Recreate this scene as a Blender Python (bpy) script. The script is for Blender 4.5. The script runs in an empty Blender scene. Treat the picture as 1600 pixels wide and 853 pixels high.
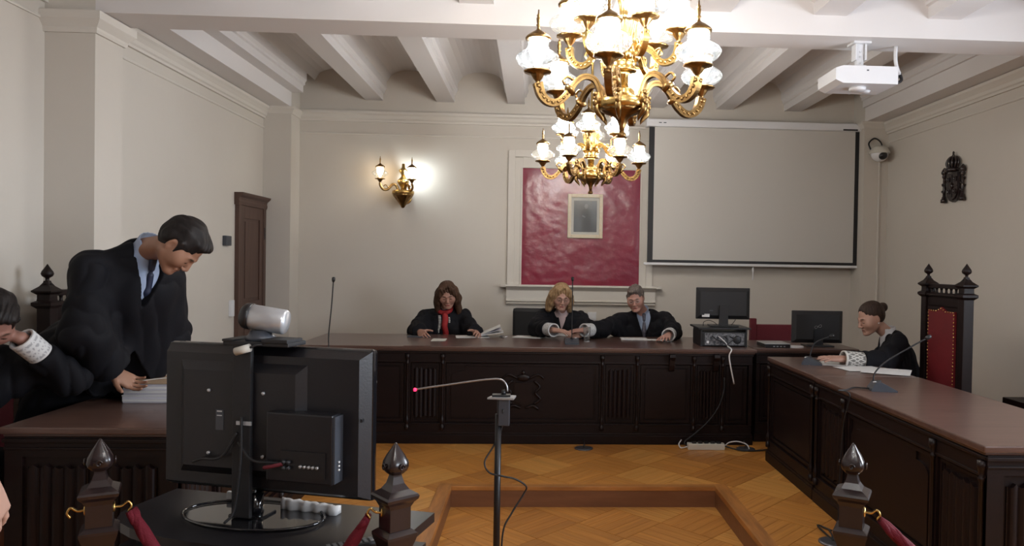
import bpy, bmesh, math, random
import numpy as np
from mathutils import Vector, Matrix, noise

S = bpy.context.scene
COL = S.collection
random.seed(7)
PI = math.pi

# ------------------------------------------------------------------ camera
EYE = Vector((0, 0, 1.5))
FPX, CX, CY = 1150.0, 890.0, 427.0          # focal length and principal point of the (cropped) photograph, in its 1600x853 pixels
YAW, PITCH, ROLL = [math.radians(a) for a in (-2.75, .85, .95)]
fw = Vector((-math.sin(YAW)*math.cos(PITCH), math.cos(YAW)*math.cos(PITCH), -math.sin(PITCH)))
r0 = Vector((math.cos(YAW), math.sin(YAW), 0)); u0 = r0.cross(fw)
rt = r0*math.cos(ROLL) + u0*math.sin(ROLL); up = u0*math.cos(ROLL) - r0*math.sin(ROLL)
cam = bpy.data.objects.new('camera', bpy.data.cameras.new('camera')); COL.objects.link(cam)
M4 = Matrix((( rt.x, up.x, -fw.x, EYE.x), (rt.y, up.y, -fw.y, EYE.y), (rt.z, up.z, -fw.z, EYE.z), (0, 0, 0, 1)))
cam.matrix_world = M4
cam.data.sensor_width = 36; cam.data.lens = FPX/1600*36
cam.data.shift_x = -(CX-800)/1600; cam.data.shift_y = (CY-426.5)/1600
cam.data.clip_start = .05
S.camera = cam

def at(px, py, Y=None, X=None, Z=None):
    """the point of a given depth, side or height that stands at a spot of the photograph"""
    d = fw + rt*((px-CX)/FPX) + up*((CY-py)/FPX)
    t = (Y-EYE.y)/d.y if Y is not None else (X-EYE.x)/d.x if X is not None else (Z-EYE.z)/d.z
    return EYE + d*t

# ------------------------------------------------------------------ world, exposure
w = bpy.data.worlds.new('world'); S.world = w; w.use_nodes = True
w.node_tree.nodes['Background'].inputs[0].default_value = (.55, .68, .95, 1)
w.node_tree.nodes['Background'].inputs[1].default_value = .5
S.view_settings.view_transform = 'Standard'; S.view_settings.look = 'None'
S.view_settings.exposure = 0.82; S.view_settings.gamma = 1
S.view_settings.use_curve_mapping = False
try:
    S.cycles.max_bounces = 8; S.cycles.transparent_max_bounces = 24; S.cycles.caustics_reflective = False
    S.cycles.sample_clamp_indirect = 3; S.cycles.use_light_tree = True
except Exception: pass

DAY = 125            # daylight through the two windows of the right wall, behind the camera
def window_light(y, z, sy, sz, x=4.05):
    l = bpy.data.lights.new('window_daylight', 'AREA'); l.shape = 'RECTANGLE'; l.size = sy; l.size_y = sz
    l.energy = DAY; l.color = (.84, .90, 1.0)
    o = bpy.data.objects.new('window_daylight', l); COL.objects.link(o)
    o.location = (x, y, z); o.rotation_euler = (0, PI/2, 0)      # shines towards -X
window_light(2.6, 1.75, 1.4, 1.6); window_light(-1.2, 1.75, 1.4, 1.6)

BULB = 62           # emission strength of the lamp bulbs

# ------------------------------------------------------------------ materials
def mat(name, col, rough=.6, metal=0, spec=.5, grain=None, bump=None, var=0, coat=0, sheen=0, emit=None, estr=0, rand=0):
    """col: colour; grain=(scale vector, colour 2, amount); bump=(scale, strength); rand: brightness change per object"""
    m = bpy.data.materials.new(name); m.use_nodes = True; nt = m.node_tree; N = nt.nodes; L = nt.links
    b = N['Principled BSDF']; b.inputs['Base Color'].default_value = (*col, 1); b.inputs['Roughness'].default_value = rough
    b.inputs['Metallic'].default_value = metal; b.inputs['Specular IOR Level'].default_value = spec
    b.inputs['Coat Weight'].default_value = coat; b.inputs['Sheen Weight'].default_value = sheen
    if emit: b.inputs['Emission Color'].default_value = (*emit, 1); b.inputs['Emission Strength'].default_value = estr
    tc = N.new('ShaderNodeTexCoord'); src = None
    if grain:
        mp = N.new('ShaderNodeMapping'); mp.inputs['Scale'].default_value = grain[0]; L.new(tc.outputs['Object'], mp.inputs[0])
        if rand:
            oi0 = N.new('ShaderNodeObjectInfo'); mu = N.new('ShaderNodeMath'); mu.operation = 'MULTIPLY'; mu.inputs[1].default_value = 37
            L.new(oi0.outputs['Random'], mu.inputs[0]); L.new(mu.outputs[0], mp.inputs['Location'])
        n = N.new('ShaderNodeTexNoise'); n.inputs['Scale'].default_value = 1; n.inputs['Detail'].default_value = 5; n.inputs['Roughness'].default_value = .6
        L.new(mp.outputs[0], n.inputs[0])
        r = N.new('ShaderNodeMapRange'); r.inputs[1].default_value = .35; r.inputs[2].default_value = .65; r.inputs[4].default_value = grain[2]
        L.new(n.outputs[0], r.inputs[0])
        x = N.new('ShaderNodeMix'); x.data_type = 'RGBA'; x.inputs[6].default_value = (*col, 1); x.inputs[7].default_value = (*grain[1], 1)
        L.new(r.outputs[0], x.inputs[0]); src = x.outputs[2]
    if rand:
        oi = N.new('ShaderNodeObjectInfo'); r = N.new('ShaderNodeMapRange'); r.inputs[3].default_value = 1-rand; r.inputs[4].default_value = 1+rand
        L.new(oi.outputs['Random'], r.inputs[0])
        hs = N.new('ShaderNodeHueSaturation'); L.new(r.outputs[0], hs.inputs['Value'])
        if src: L.new(src, hs.inputs['Color'])
        else: hs.inputs['Color'].default_value = (*col, 1)
        src = hs.outputs[0]
    if src: L.new(src, b.inputs['Base Color'])
    if bump:
        n2 = N.new('ShaderNodeTexNoise'); n2.inputs['Scale'].default_value = bump[0]; n2.inputs['Detail'].default_value = 4
        L.new(tc.outputs['Object'], n2.inputs[0])
        bp = N.new('ShaderNodeBump'); bp.inputs['Strength'].default_value = bump[1]; bp.inputs['Distance'].default_value = .01
        L.new(n2.outputs[0], bp.inputs['Height']); L.new(bp.outputs[0], b.inputs['Normal'])
    return m

M = {}
M['wall'] = mat('cream_plaster', (.585, .542, .485), .75, grain=((.7, .7, .7), (.555, .508, .45), .8), bump=(9, .12))
M['ceil'] = mat('white_ceiling_paint', (.70, .67, .66), .7, bump=(6, .08))
M['trim'] = mat('cream_moulding', (.625, .585, .53), .6)
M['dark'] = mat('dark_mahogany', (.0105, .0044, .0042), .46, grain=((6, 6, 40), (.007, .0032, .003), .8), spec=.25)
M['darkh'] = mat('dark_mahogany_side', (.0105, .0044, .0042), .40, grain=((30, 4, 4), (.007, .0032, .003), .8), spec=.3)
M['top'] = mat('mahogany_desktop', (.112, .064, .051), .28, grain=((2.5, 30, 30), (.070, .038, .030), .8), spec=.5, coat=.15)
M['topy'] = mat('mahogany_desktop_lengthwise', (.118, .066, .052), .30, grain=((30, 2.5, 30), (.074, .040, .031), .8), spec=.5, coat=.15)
M['mid'] = mat('brown_mahogany', (.11, .045, .026), .35, grain=((30, 30, 2.5), (.06, .022, .014), .8))
M['post'] = mat('turned_post_wood', (.022, .012, .012), .27, grain=((30, 30, 3), (.012, .007, .007), .8), coat=.15)
M['plank'] = mat('oak_parquet', (.62, .275, .062), .32, grain=((3, 45, 10), (.45, .185, .04), .8), rand=.07)
M['plank_dark'] = mat('oak_parquet_darker', (.52, .22, .048), .32, grain=((3, 45, 10), (.37, .145, .032), .8), rand=.08)
M['plank_light'] = mat('oak_parquet_lighter', (.70, .345, .088), .32, grain=((3, 45, 10), (.54, .245, .06), .8), rand=.07)
M['nosing'] = mat('oak_nosing', (.50, .21, .055), .36, grain=((25, 3, 10), (.24, .09, .022), .8))
M['nosingx'] = mat('oak_nosing_across', (.50, .21, .055), .36, grain=((3, 25, 10), (.24, .09, .022), .8))
M['riser'] = mat('brown_riser', (.21, .090, .042), .4, grain=((3, 25, 25), (.16, .065, .03), .8))
M['gap'] = mat('dark_joint', (.05, .022, .010), .8)
M['door'] = mat('brown_door', (.085, .043, .031), .45, grain=((25, 25, 2.5), (.055, .027, .019), .8))
M['brass'] = mat('polished_brass', (.60, .40, .14), .26, 1)
M['bronze'] = mat('aged_bronze', (.33, .20, .075), .32, 1, grain=((25, 25, 25), (.16, .09, .035), .8))
M['red'] = mat('crimson_cloth_panel', (.235, .012, .040), .27, grain=((3, 3, 3), (.19, .010, .034), .8), spec=.7, bump=(6, .7))
M['redup'] = mat('red_leather', (.15, .010, .014), .5, grain=((8, 8, 8), (.11, .008, .011), .7))
M['rope'] = mat('crimson_velvet', (.11, .004, .012), .8, spec=.3, bump=(300, .3))
M['frame'] = mat('pale_gilt_frame', (.60, .50, .34), .4, grain=((30, 30, 30), (.66, .60, .48), .8))
M['photo'] = mat('grey_photograph', (.055, .062, .070), .25, grain=((6, 6, 6), (.085, .092, .10), .8))
M['figure'] = mat('dark_printed_figure', (.028, .031, .036), .3)
M['figlight'] = mat('grey_printed_figure', (.16, .165, .17), .3)
M['matboard'] = mat('pale_mount_board', (.50, .49, .45), .6)
M['screen'] = mat('matte_screen_fabric', (.56, .535, .50), .9)
M['white'] = mat('white_plastic', (.70, .70, .72), .4)
M['offwhite'] = mat('cream_plastic', (.62, .60, .54), .45)
M['black'] = mat('black_plastic', (.010, .010, .012), .38)
M['blackm'] = mat('matt_black', (.011, .011, .013), .6)
M['tvback'] = mat('black_tv_shell', (.008, .0075, .010), .38, bump=(160, .05))
M['gloss'] = mat('glossy_black', (.008, .008, .010), .08, coat=.5)
M['grey'] = mat('dark_grey_plastic', (.045, .05, .062), .4)
M['silver'] = mat('silver_plastic', (.50, .51, .53), .3, .5)
M['steel'] = mat('brushed_steel', (.42, .42, .43), .35, .9)
M['paper'] = mat('white_paper', (.62, .61, .60), .8)
M['paperg'] = mat('greyish_paper', (.50, .49, .54), .8)
M['kraft'] = mat('kraft_folder', (.36, .25, .16), .8)
M['pcback'] = mat('pc_back_plate', (.25, .25, .26), .4, .6, grain=((70, 70, 70), (.04, .04, .045), .9))
M['redled'] = mat('red_light_ring', (.8, .02, .05), .4, emit=(1, .015, .07), estr=2.2)
M['ledw'] = mat('small_white_mark', (.75, .75, .75), .5)
M['sheet'] = mat('table_laminate', (.012, .011, .013), .30)
M['officered'] = mat('dark_red_fabric', (.13, .010, .020), .7)
M['silk'] = mat('metal_grey_floor_box', (.16, .16, .18), .35, .7)

def glass_mat(name, tint, dens):
    m = bpy.data.materials.new(name); m.use_nodes = True; nt = m.node_tree; N = nt.nodes; L = nt.links
    N.remove(N['Principled BSDF']); out = N['Material Output']
    tr = N.new('ShaderNodeBsdfTransparent'); tr.inputs[0].default_value = (*tint, 1)
    gl = N.new('ShaderNodeBsdfGlossy'); gl.inputs['Roughness'].default_value = .08
    df = N.new('ShaderNodeBsdfTranslucent'); df.inputs[0].default_value = (.85, .9, .93, 1)
    d2 = N.new('ShaderNodeBsdfDiffuse'); d2.inputs[0].default_value = (.7, .75, .78, 1)
    ma = N.new('ShaderNodeMixShader'); ma.inputs[0].default_value = .5; L.new(df.outputs[0], ma.inputs[1]); L.new(d2.outputs[0], ma.inputs[2])
    fr = N.new('ShaderNodeLayerWeight'); fr.inputs[0].default_value = .35
    tc = N.new('ShaderNodeTexCoord'); vo = N.new('ShaderNodeTexVoronoi'); vo.feature = 'DISTANCE_TO_EDGE'; vo.inputs['Scale'].default_value = 34
    L.new(tc.outputs['Object'], vo.inputs['Vector'])
    mr = N.new('ShaderNodeMapRange'); mr.inputs[1].default_value = .02; mr.inputs[2].default_value = .10; mr.inputs[3].default_value = dens; mr.inputs[4].default_value = dens*.35
    L.new(vo.outputs[0], mr.inputs[0])
    m1 = N.new('ShaderNodeMixShader'); L.new(mr.outputs[0], m1.inputs[0]); L.new(tr.outputs[0], m1.inputs[1]); L.new(ma.outputs[0], m1.inputs[2])
    m2 = N.new('ShaderNodeMixShader'); mu = N.new('ShaderNodeMath'); mu.operation = 'MULTIPLY'; mu.inputs[1].default_value = .7
    L.new(fr.outputs['Facing'], mu.inputs[0]); L.new(mu.outputs[0], m2.inputs[0]); L.new(m1.outputs[0], m2.inputs[1]); L.new(gl.outputs[0], m2.inputs[2])
    L.new(m2.outputs[0], out.inputs[0]); return m
M['shade'] = glass_mat('etched_glass', (.86, .90, .93), .10)
M['glass'] = glass_mat('clear_glass', (.96, .97, .97), .10)
def emis(name, col, s):
    m = bpy.data.materials.new(name); m.use_nodes = True; b = m.node_tree.nodes['Principled BSDF']
    b.inputs['Base Color'].default_value = (.8, .8, .8, 1); b.inputs['Emission Color'].default_value = (*col, 1); b.inputs['Emission Strength'].default_value = s
    return m
M['bulb_cool'] = emis('lit_cool_bulb', (1, .975, .94), BULB)
M['bulb_warm'] = emis('lit_warm_bulb', (1, .80, .58), BULB*.8)
M['bulb_sconce'] = emis('lit_sconce_bulb', (.95, 1, .97), BULB*1.15)
M['bulb_dim'] = emis('lit_amber_bulb', (1, .72, .42), BULB*.45)

# ------------------------------------------------------------------ mesh building
class MB:
    def __init__(s): s.v = []; s.f = []; s.sm = []
    def add(s, vs, fs, smooth=False):
        k = len(s.v); s.v += [tuple(p) for p in vs]; s.f += [tuple(i+k for i in f) for f in fs]; s.sm += [smooth]*len(fs); return s
    def box(s, x0, x1, y0, y1, z0, z1, bev=0):
        if x0 > x1: x0, x1 = x1, x0
        if y0 > y1: y0, y1 = y1, y0
        if z0 > z1: z0, z1 = z1, z0
        if not bev:
            vs = [(x, y, z) for z in (z0, z1) for y in (y0, y1) for x in (x0, x1)]
            return s.add(vs, [(0, 2, 3, 1), (4, 5, 7, 6), (0, 1, 5, 4), (2, 6, 7, 3), (0, 4, 6, 2), (1, 3, 7, 5)])
        b = min(bev, (x1-x0)/2.01, (y1-y0)/2.01, (z1-z0)/2.01)
        bm = bmesh.new(); bmesh.ops.create_cube(bm, size=1)
        for v in bm.verts: v.co = ((x0+x1)/2+v.co.x*(x1-x0), (y0+y1)/2+v.co.y*(y1-y0), (z0+z1)/2+v.co.z*(z1-z0))
        bmesh.ops.bevel(bm, geom=bm.edges[:], offset=b, segments=2, profile=.6, affect='EDGES')
        bm.verts.index_update(); s.add([v.co for v in bm.verts], [[v.index for v in f.verts] for f in bm.faces]); bm.free(); return s
    def lathe(s, prof, c=(0, 0, 0), n=20, axis='z', sq=0, a0=0):
        """profile [(r, z)]; sq: 0 round, 4 square section"""
        vs = []; n = 4 if sq == 4 else n
        off = PI/4 if sq == 4 else 0
        for r, z in prof:
            rr = r*(math.sqrt(2) if sq == 4 else 1)
            for i in range(n):
                a = 2*PI*i/n+off+a0; x, y = rr*math.cos(a), rr*math.sin(a)
                p = (x, y, z) if axis == 'z' else (x, z, y) if axis == 'y' else (z, x, y)
                vs.append((p[0]+c[0], p[1]+c[1], p[2]+c[2]))
        fs = []
        for j in range(len(prof)-1):
            for i in range(n):
                fs.append((j*n+i, j*n+(i+1) % n, (j+1)*n+(i+1) % n, (j+1)*n+i))
        fs.append(tuple(range(n-1, -1, -1))); fs.append(tuple((len(prof)-1)*n+i for i in range(n)))
        return s.add(vs, fs, sq != 4)
    def tube(s, pts, r, n=8, flat=1.0, upv=(0, 0, 1)):
        pts = [Vector(p) for p in pts]; m = len(pts); rs = r if isinstance(r, (list, tuple)) else [r]*m
        vs = []; prev = None
        for i, p in enumerate(pts):
            t = (pts[min(i+1, m-1)]-pts[max(i-1, 0)]).normalized()
            a = Vector(upv).cross(t) if prev is None else prev-prev.dot(t)*t
            if a.length < 1e-4: a = Vector((1, 0, 0)).cross(t)
            if a.length < 1e-4: a = Vector((0, 1, 0)).cross(t)
            a.normalize(); b = t.cross(a); prev = a
            for k in range(n):
                q = 2*PI*k/n; vs.append(p+a*math.cos(q)*rs[i]*flat+b*math.sin(q)*rs[i])
        fs = [(j*n+i, j*n+(i+1) % n, (j+1)*n+(i+1) % n, (j+1)*n+i) for j in range(m-1) for i in range(n)]
        fs.append(tuple(range(n-1, -1, -1))); fs.append(tuple((m-1)*n+i for i in range(n)))
        return s.add(vs, fs, True)
    def ell(s, c, r, n=12, m=8, rot=None):
        vs = []; R = rot or Matrix.Identity(3)
        for j in range(m+1):
            th = PI*j/m
            for i in range(n):
                a = 2*PI*i/n; q = R @ Vector((r[0]*math.sin(th)*math.cos(a), r[1]*math.sin(th)*math.sin(a), r[2]*math.cos(th)))
                vs.append((c[0]+q.x, c[1]+q.y, c[2]+q.z))
        fs = [(j*n+i, (j+1)*n+i, (j+1)*n+(i+1) % n, j*n+(i+1) % n) for j in range(m) for i in range(n)]
        return s.add(vs, fs, True)
    def prism(s, poly, d0, d1, axis='y', smooth=False):
        """2D polygon extruded along an axis: y -> poly is (x, z); z -> (x, y); x -> (y, z)"""
        n = len(poly); P = lambda u, v, d: (u, d, v) if axis == 'y' else (u, v, d) if axis == 'z' else (d, u, v)
        vs = [P(u, v, d0) for u, v in poly]+[P(u, v, d1) for u, v in poly]
        fs = [(i, (i+1) % n, n+(i+1) % n, n+i) for i in range(n)]
        s.add(vs, fs, smooth); k = len(s.v)-2*n
        s.f += [tuple(k+i for i in range(n-1, -1, -1)), tuple(k+n+i for i in range(n))]; s.sm += [False, False]; return s
    def xf(s, mtx):
        s.v = [tuple(mtx @ Vector(p)) for p in s.v]; return s
    def build(s, name, m, parent=None, world=False, fix=True):
        me = bpy.data.meshes.new(name); vs = s.v
        if world and parent is not None:
            im = parent.matrix_basis.inverted() if parent.parent is None else (parent.parent.matrix_basis @ parent.matrix_basis).inverted()
            vs = [tuple(im @ Vector(p)) for p in vs]
        me.from_pydata(vs, [], s.f); me.polygons.foreach_set('use_smooth', s.sm)
        if fix:
            bm = bmesh.new(); bm.from_mesh(me); bmesh.ops.recalc_face_normals(bm, faces=bm.faces); bm.to_mesh(me); bm.free()
        me.materials.append(m); me.update()
        o = bpy.data.objects.new(name, me); COL.objects.link(o)
        if parent is not None: o.parent = parent
        return o

def tag(o, label=None, cat=None, group=None, kind=None):
    if label: o['label'] = label
    if cat: o['category'] = cat
    if group: o['group'] = group
    if kind: o['kind'] = kind
    return o
def thing(name, label, cat, loc=(0, 0, 0), rz=0, group=None):
    o = bpy.data.objects.new(name, None); COL.objects.link(o); o.location = loc; o.rotation_euler = (0, 0, rz)
    o.matrix_basis = Matrix.Translation(loc) @ Matrix.Rotation(rz, 4, 'Z')
    return tag(o, label, cat, group)
def children(o): return [c for c in COL.objects if c.parent == o]
def copy_tree(o, parent=None):
    kids = children(o); c = o.copy(); COL.objects.link(c); c.parent = parent
    for ch in kids: copy_tree(ch, c)
    return c
def curve_pts(ctrl, n=8):
    """Catmull-Rom through control points"""
    c = [Vector(p) for p in ctrl]; c = [c[0]*2-c[1]]+c+[c[-1]*2-c[-2]]; out = []
    for i in range(1, len(c)-2):
        for k in range(n):
            t = k/n; a, b, d, e = c[i-1], c[i], c[i+1], c[i+2]
            out.append(.5*((2*b)+(d-a)*t+(2*a-5*b+4*d-e)*t*t+(3*b-a-3*d+e)*t**3))
    out.append(c[-2]); return out

# ------------------------------------------------------------------ the room
LOW = -.135                                    # the lower floor: the audience side and the recess
XL, XLP, XR, XRP, YB, YF = -2.80, -2.52, 3.76, 3.50, 8.0, -5.0
ZC = 3.75
def struct(o): return tag(o, kind='structure')

b = MB()
poly = [(XL, YF), (XL, .94), (XLP, .94), (XLP, 1.22), (XL, 1.22), (XL, 4.34), (XLP, 4.34), (XLP, 4.62), (XL, 4.62), (XL, 7.72), (XLP, 7.72), (XLP, YB), (XL-.25, YB), (XL-.25, YF)]
b.prism(poly, LOW-.1, ZC, 'z'); struct(b.build('wall_left', M['wall']))
b = MB()
Y0, Y1, Z0, Z1 = 1.8, 3.4, .9, 2.6
for (a, c) in ((YF, -2.0), (-.4, Y0), (Y1, YB)): b.box(XR, XR+.25, a, c, LOW-.1, ZC)
for (a, c) in ((-2.0, -.4), (Y0, Y1)): b.box(XR, XR+.25, a, c, LOW-.1, Z0); b.box(XR, XR+.25, a, c, Z1, ZC)
for y in (.94, 4.34): b.box(XRP, XR, y, y+.28, LOW-.1, ZC)
b.box(XRP, XR, 7.72, YB, LOW-.1, ZC)
struct(b.build('wall_right', M['wall']))
for k, (a, c) in enumerate(((-2.0, -.4), (Y0, Y1))):
    b = MB()
    for (p, q, r, s_) in ((a, a+.07, Z0, Z1), (c-.07, c, Z0, Z1), (a, c, Z0, Z0+.07), (a, c, Z1-.07, Z1), ((a+c)/2-.04, (a+c)/2+.04, Z0, Z1)): b.box(XR+.08, XR+.14, p, q, r, s_)
    wn = struct(b.build('window_%d' % (k+1), M['trim'])); MB().box(XR+.105, XR+.112, a+.05, c-.05, Z0+.05, Z1-.05).build('pane', M['glass'], wn)
b = MB(); b.box(XL-.25, XR+.25, YB, YB+.25, LOW-.1, ZC); wall_back = struct(b.build('wall_back', M['wall']))
b = MB(); b.box(XL-.25, XR+.25, YF-.25, YF, LOW-.1, ZC); struct(b.build('wall_front', M['wall']))

# ceiling: slab, shallow vaults between joists, two side beams, two cross beams
ceil = struct(MB().box(XL-.25, XR+.25, YF-.25, YB+.25, ZC, ZC+.15).build('ceiling', M['ceil']))
def joist(x, z, y0, y1, wd=.0925):
    prof = [(-wd, z), (wd, z), (wd, z+.07), (wd+.018, z+.078), (wd+.018, z+.10), (wd+.035, z+.125), (wd+.035, ZC), (-wd-.035, ZC), (-wd-.035, z+.125), (-wd-.018, z+.10), (-wd-.018, z+.078), (-wd, z+.07)]
    return MB().prism([(x+u, v) for u, v in prof], y0, y1, 'y').build('joist', M['ceil'], ceil)
def vault(xa, xb, z, y0, y1, rise=.13):
    n = 10; prof = []
    for i in range(n+1):
        t = i/n; prof.append((xa+(xb-xa)*t, z+rise*math.sqrt(max(0, 1-(2*t-1)**2))))
    prof += [(xb, ZC), (xa, ZC)]
    o = MB().prism(prof, y0, y1, 'y').build('vault', M['ceil'], ceil); return o
J = [-2.495+.7575*k for k in range(9)]
for k, x in enumerate(J):
    joist(x, 3.20, 4.62, 7.72 if k in (0, 8) else YB)
    if k < 8: vault(x+.1275, J[k+1]-.1275, 3.40, 4.62, YB)
JF = [-1.76+.70*k for k in range(8)]
for k, x in enumerate(JF):
    joist(x, 3.0, 1.22, 4.34, .10); joist(x, 3.0, YF, .94, .10)
    if k < 7: vault(x+.135, JF[k+1]-.135, 3.22, 1.22, 4.34); vault(x+.135, JF[k+1]-.135, 3.22, YF, .94)
for y in (.94, 4.34): MB().box(XLP, XRP, y, y+.28, 2.88, ZC).build('cross_beam', M['ceil'], ceil)
for (xa, xb) in ((XL, XLP), (XRP, XR)):
    for (ya, yb) in ((YF, .94), (1.22, 4.34), (4.62, 7.72)): MB().box(xa, xb, ya, yb, 3.05, ZC).build('side_beam', M['ceil'], ceil)

# cornice: profile of offsets from the wall, swept along a path with mitred corners
def sweep(path, prof, closed=False):
    """path of (x, y); the moulding stands out to the right of the walking direction"""
    n = len(path); rings = []
    for i in range(n):
        p = Vector(path[i]); 
        d1 = (p-Vector(path[i-1])).normalized() if i > 0 else None
        d2 = (Vector(path[i+1])-p).normalized() if i < n-1 else None
        d1 = d1 or d2; d2 = d2 or d1
        n1 = Vector((d1.y, -d1.x)); n2 = Vector((d2.y, -d2.x)); m = (n1+n2)
        m = m/ m.dot(n1) if m.dot(n1) > 1e-6 else n1
        rings.append([(p.x+m.x*o, p.y+m.y*o, z) for o, z in prof])
    k = len(prof); vs = [v for r in rings for v in r]
    fs = [(i*k+j, (i+1)*k+j, (i+1)*k+(j+1) % k, i*k+(j+1) % k) for i in range(n-1) for j in range(k)]
    fs += [tuple(range(k)), tuple((n-1)*k+j for j in range(k-1, -1, -1))]
    return MB().add(vs, fs)
CORN = [(-.01, 2.925), (.022, 2.925), (.022, 2.945), (.034, 2.955), (.040, 2.98), (.060, 3.005), (.075, 3.02), (.075, 3.045), (-.01, 3.045)]
FIL = [(-.01, 2.825), (.010, 2.825), (.014, 2.833), (.010, 2.841), (-.01, 2.841)]
PCOR = [(-.01, 2.76), (.014, 2.76), (.020, 2.775), (.020, 2.79), (.038, 2.81), (.055, 2.83), (.055, 2.875), (-.01, 2.875)]
tn = 0
def trim(b, m='trim'):
    global tn; tn += 1; return struct(b.build('trim_%d' % tn, M[m]))
for prof in (CORN, FIL):
    for path in ([(XL, YF), (XL, .94)], [(XL, 1.22), (XL, 4.34)], [(XL, 4.62), (XL, 7.72)], [(XR, 7.72), (XR, 4.62)], [(XR, 4.34), (XR, 1.22)]): trim(sweep(path, prof))
trim(sweep([(XL, 4.34), (XLP, 4.34), (XLP, 4.62), (XL, 4.62)], PCOR)); trim(sweep([(XR, 4.62), (XRP, 4.62), (XRP, 4.34), (XR, 4.34)], PCOR))
PC2 = [(o, z+.12) for o, z in PCOR]
trim(sweep([(XL, 7.72), (XLP, 7.72), (XLP, YB)], [(-.01, 2.98), (.012, 2.98), (.02, 3.0), (.045, 3.03), (.045, 3.05), (-.01, 3.05)]))
trim(sweep([(XRP, YB), (XRP, 7.72), (XR, 7.72)], [(-.01, 2.98), (.012, 2.98), (.02, 3.0), (.045, 3.03), (.045, 3.05), (-.01, 3.05)]))
trim(sweep([(XLP, YB), (XRP, YB)], [(-.01, 2.965), (.02, 2.965), (.02, 2.985), (.04, 3.0), (.055, 3.03), (.075, 3.045), (.075, 3.07), (-.01, 3.07)]))
trim(sweep([(XLP, YB), (XRP, YB)], [(-.01, 2.83), (.010, 2.83), (.014, 2.838), (.010, 2.846), (-.01, 2.846)]))
for k, (sd, path) in enumerate((('left', [(XL, YF), (XL, .94), (XLP, .94), (XLP, 1.22), (XL, 1.22), (XL, 2.6)]),)):
    struct(sweep(path, [(-.01, LOW), (.02, LOW), (.02, LOW+.12), (.012, LOW+.13), (-.01, LOW+.13)]).build('baseboard_left', M['dark']))
struct(sweep([(XL, 4.62), (XL, 6.95)], [(-.01, 0), (.02, 0), (.02, .12), (.012, .13), (-.01, .13)]).build('baseboard_left', M['dark']))
struct(sweep([(XLP, YB), (XRP, YB)], [(-.01, 0), (.02, 0), (.02, .12), (.012, .13), (-.01, .13)]).build('baseboard_back', M['dark']))
struct(sweep([(XR, 7.72), (XR, 4.62)], [(-.01, 0), (.02, 0), (.02, .12), (.012, .13), (-.01, .13)]).build('baseboard_right', M['dark']))

# ------------------------------------------------------------------ floors with parquet planks, squares of five strips laid cornerwise
PX0, PX1, PY1, YD = -.54, 1.255, 4.90, 2.60   # the recess in the raised floor
fl = MB()
fl.box(XL, PX0, YD, YB, LOW-.05, -.012); fl.box(PX1, XR, YD, YB, LOW-.05, -.012); fl.box(PX0, PX1, PY1, YB, LOW-.05, -.012)
floor = struct(fl.build('floor', M['gap']))
floor2 = struct(MB().box(XL, XR, YF, PY1, LOW-.15, LOW-.012).build('floor', M['gap']))
SQ = .37
def clip(poly, x0, x1, y0, y1):
    for ax, lim, sg in ((0, x0, 1), (0, x1, -1), (1, y0, 1), (1, y1, -1)):
        out = []
        for i in range(len(poly)):
            a, c = poly[i-1], poly[i]; da, dc = (a[ax]-lim)*sg, (c[ax]-lim)*sg
            if (da >= 0) != (dc >= 0):
                t = da/(da-dc); out.append((a[0]+(c[0]-a[0])*t, a[1]+(c[1]-a[1])*t))
            if dc >= 0: out.append(c)
        poly = out
        if len(poly) < 3: return []
    return poly
PLK = {}
def plank_mesh():
    sw = SQ/5; g = .0010
    b = MB(); b.box(-SQ/2+.0028, SQ/2-.0028, -sw/2+g, sw/2-g, -.0125, 0); return b
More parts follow.
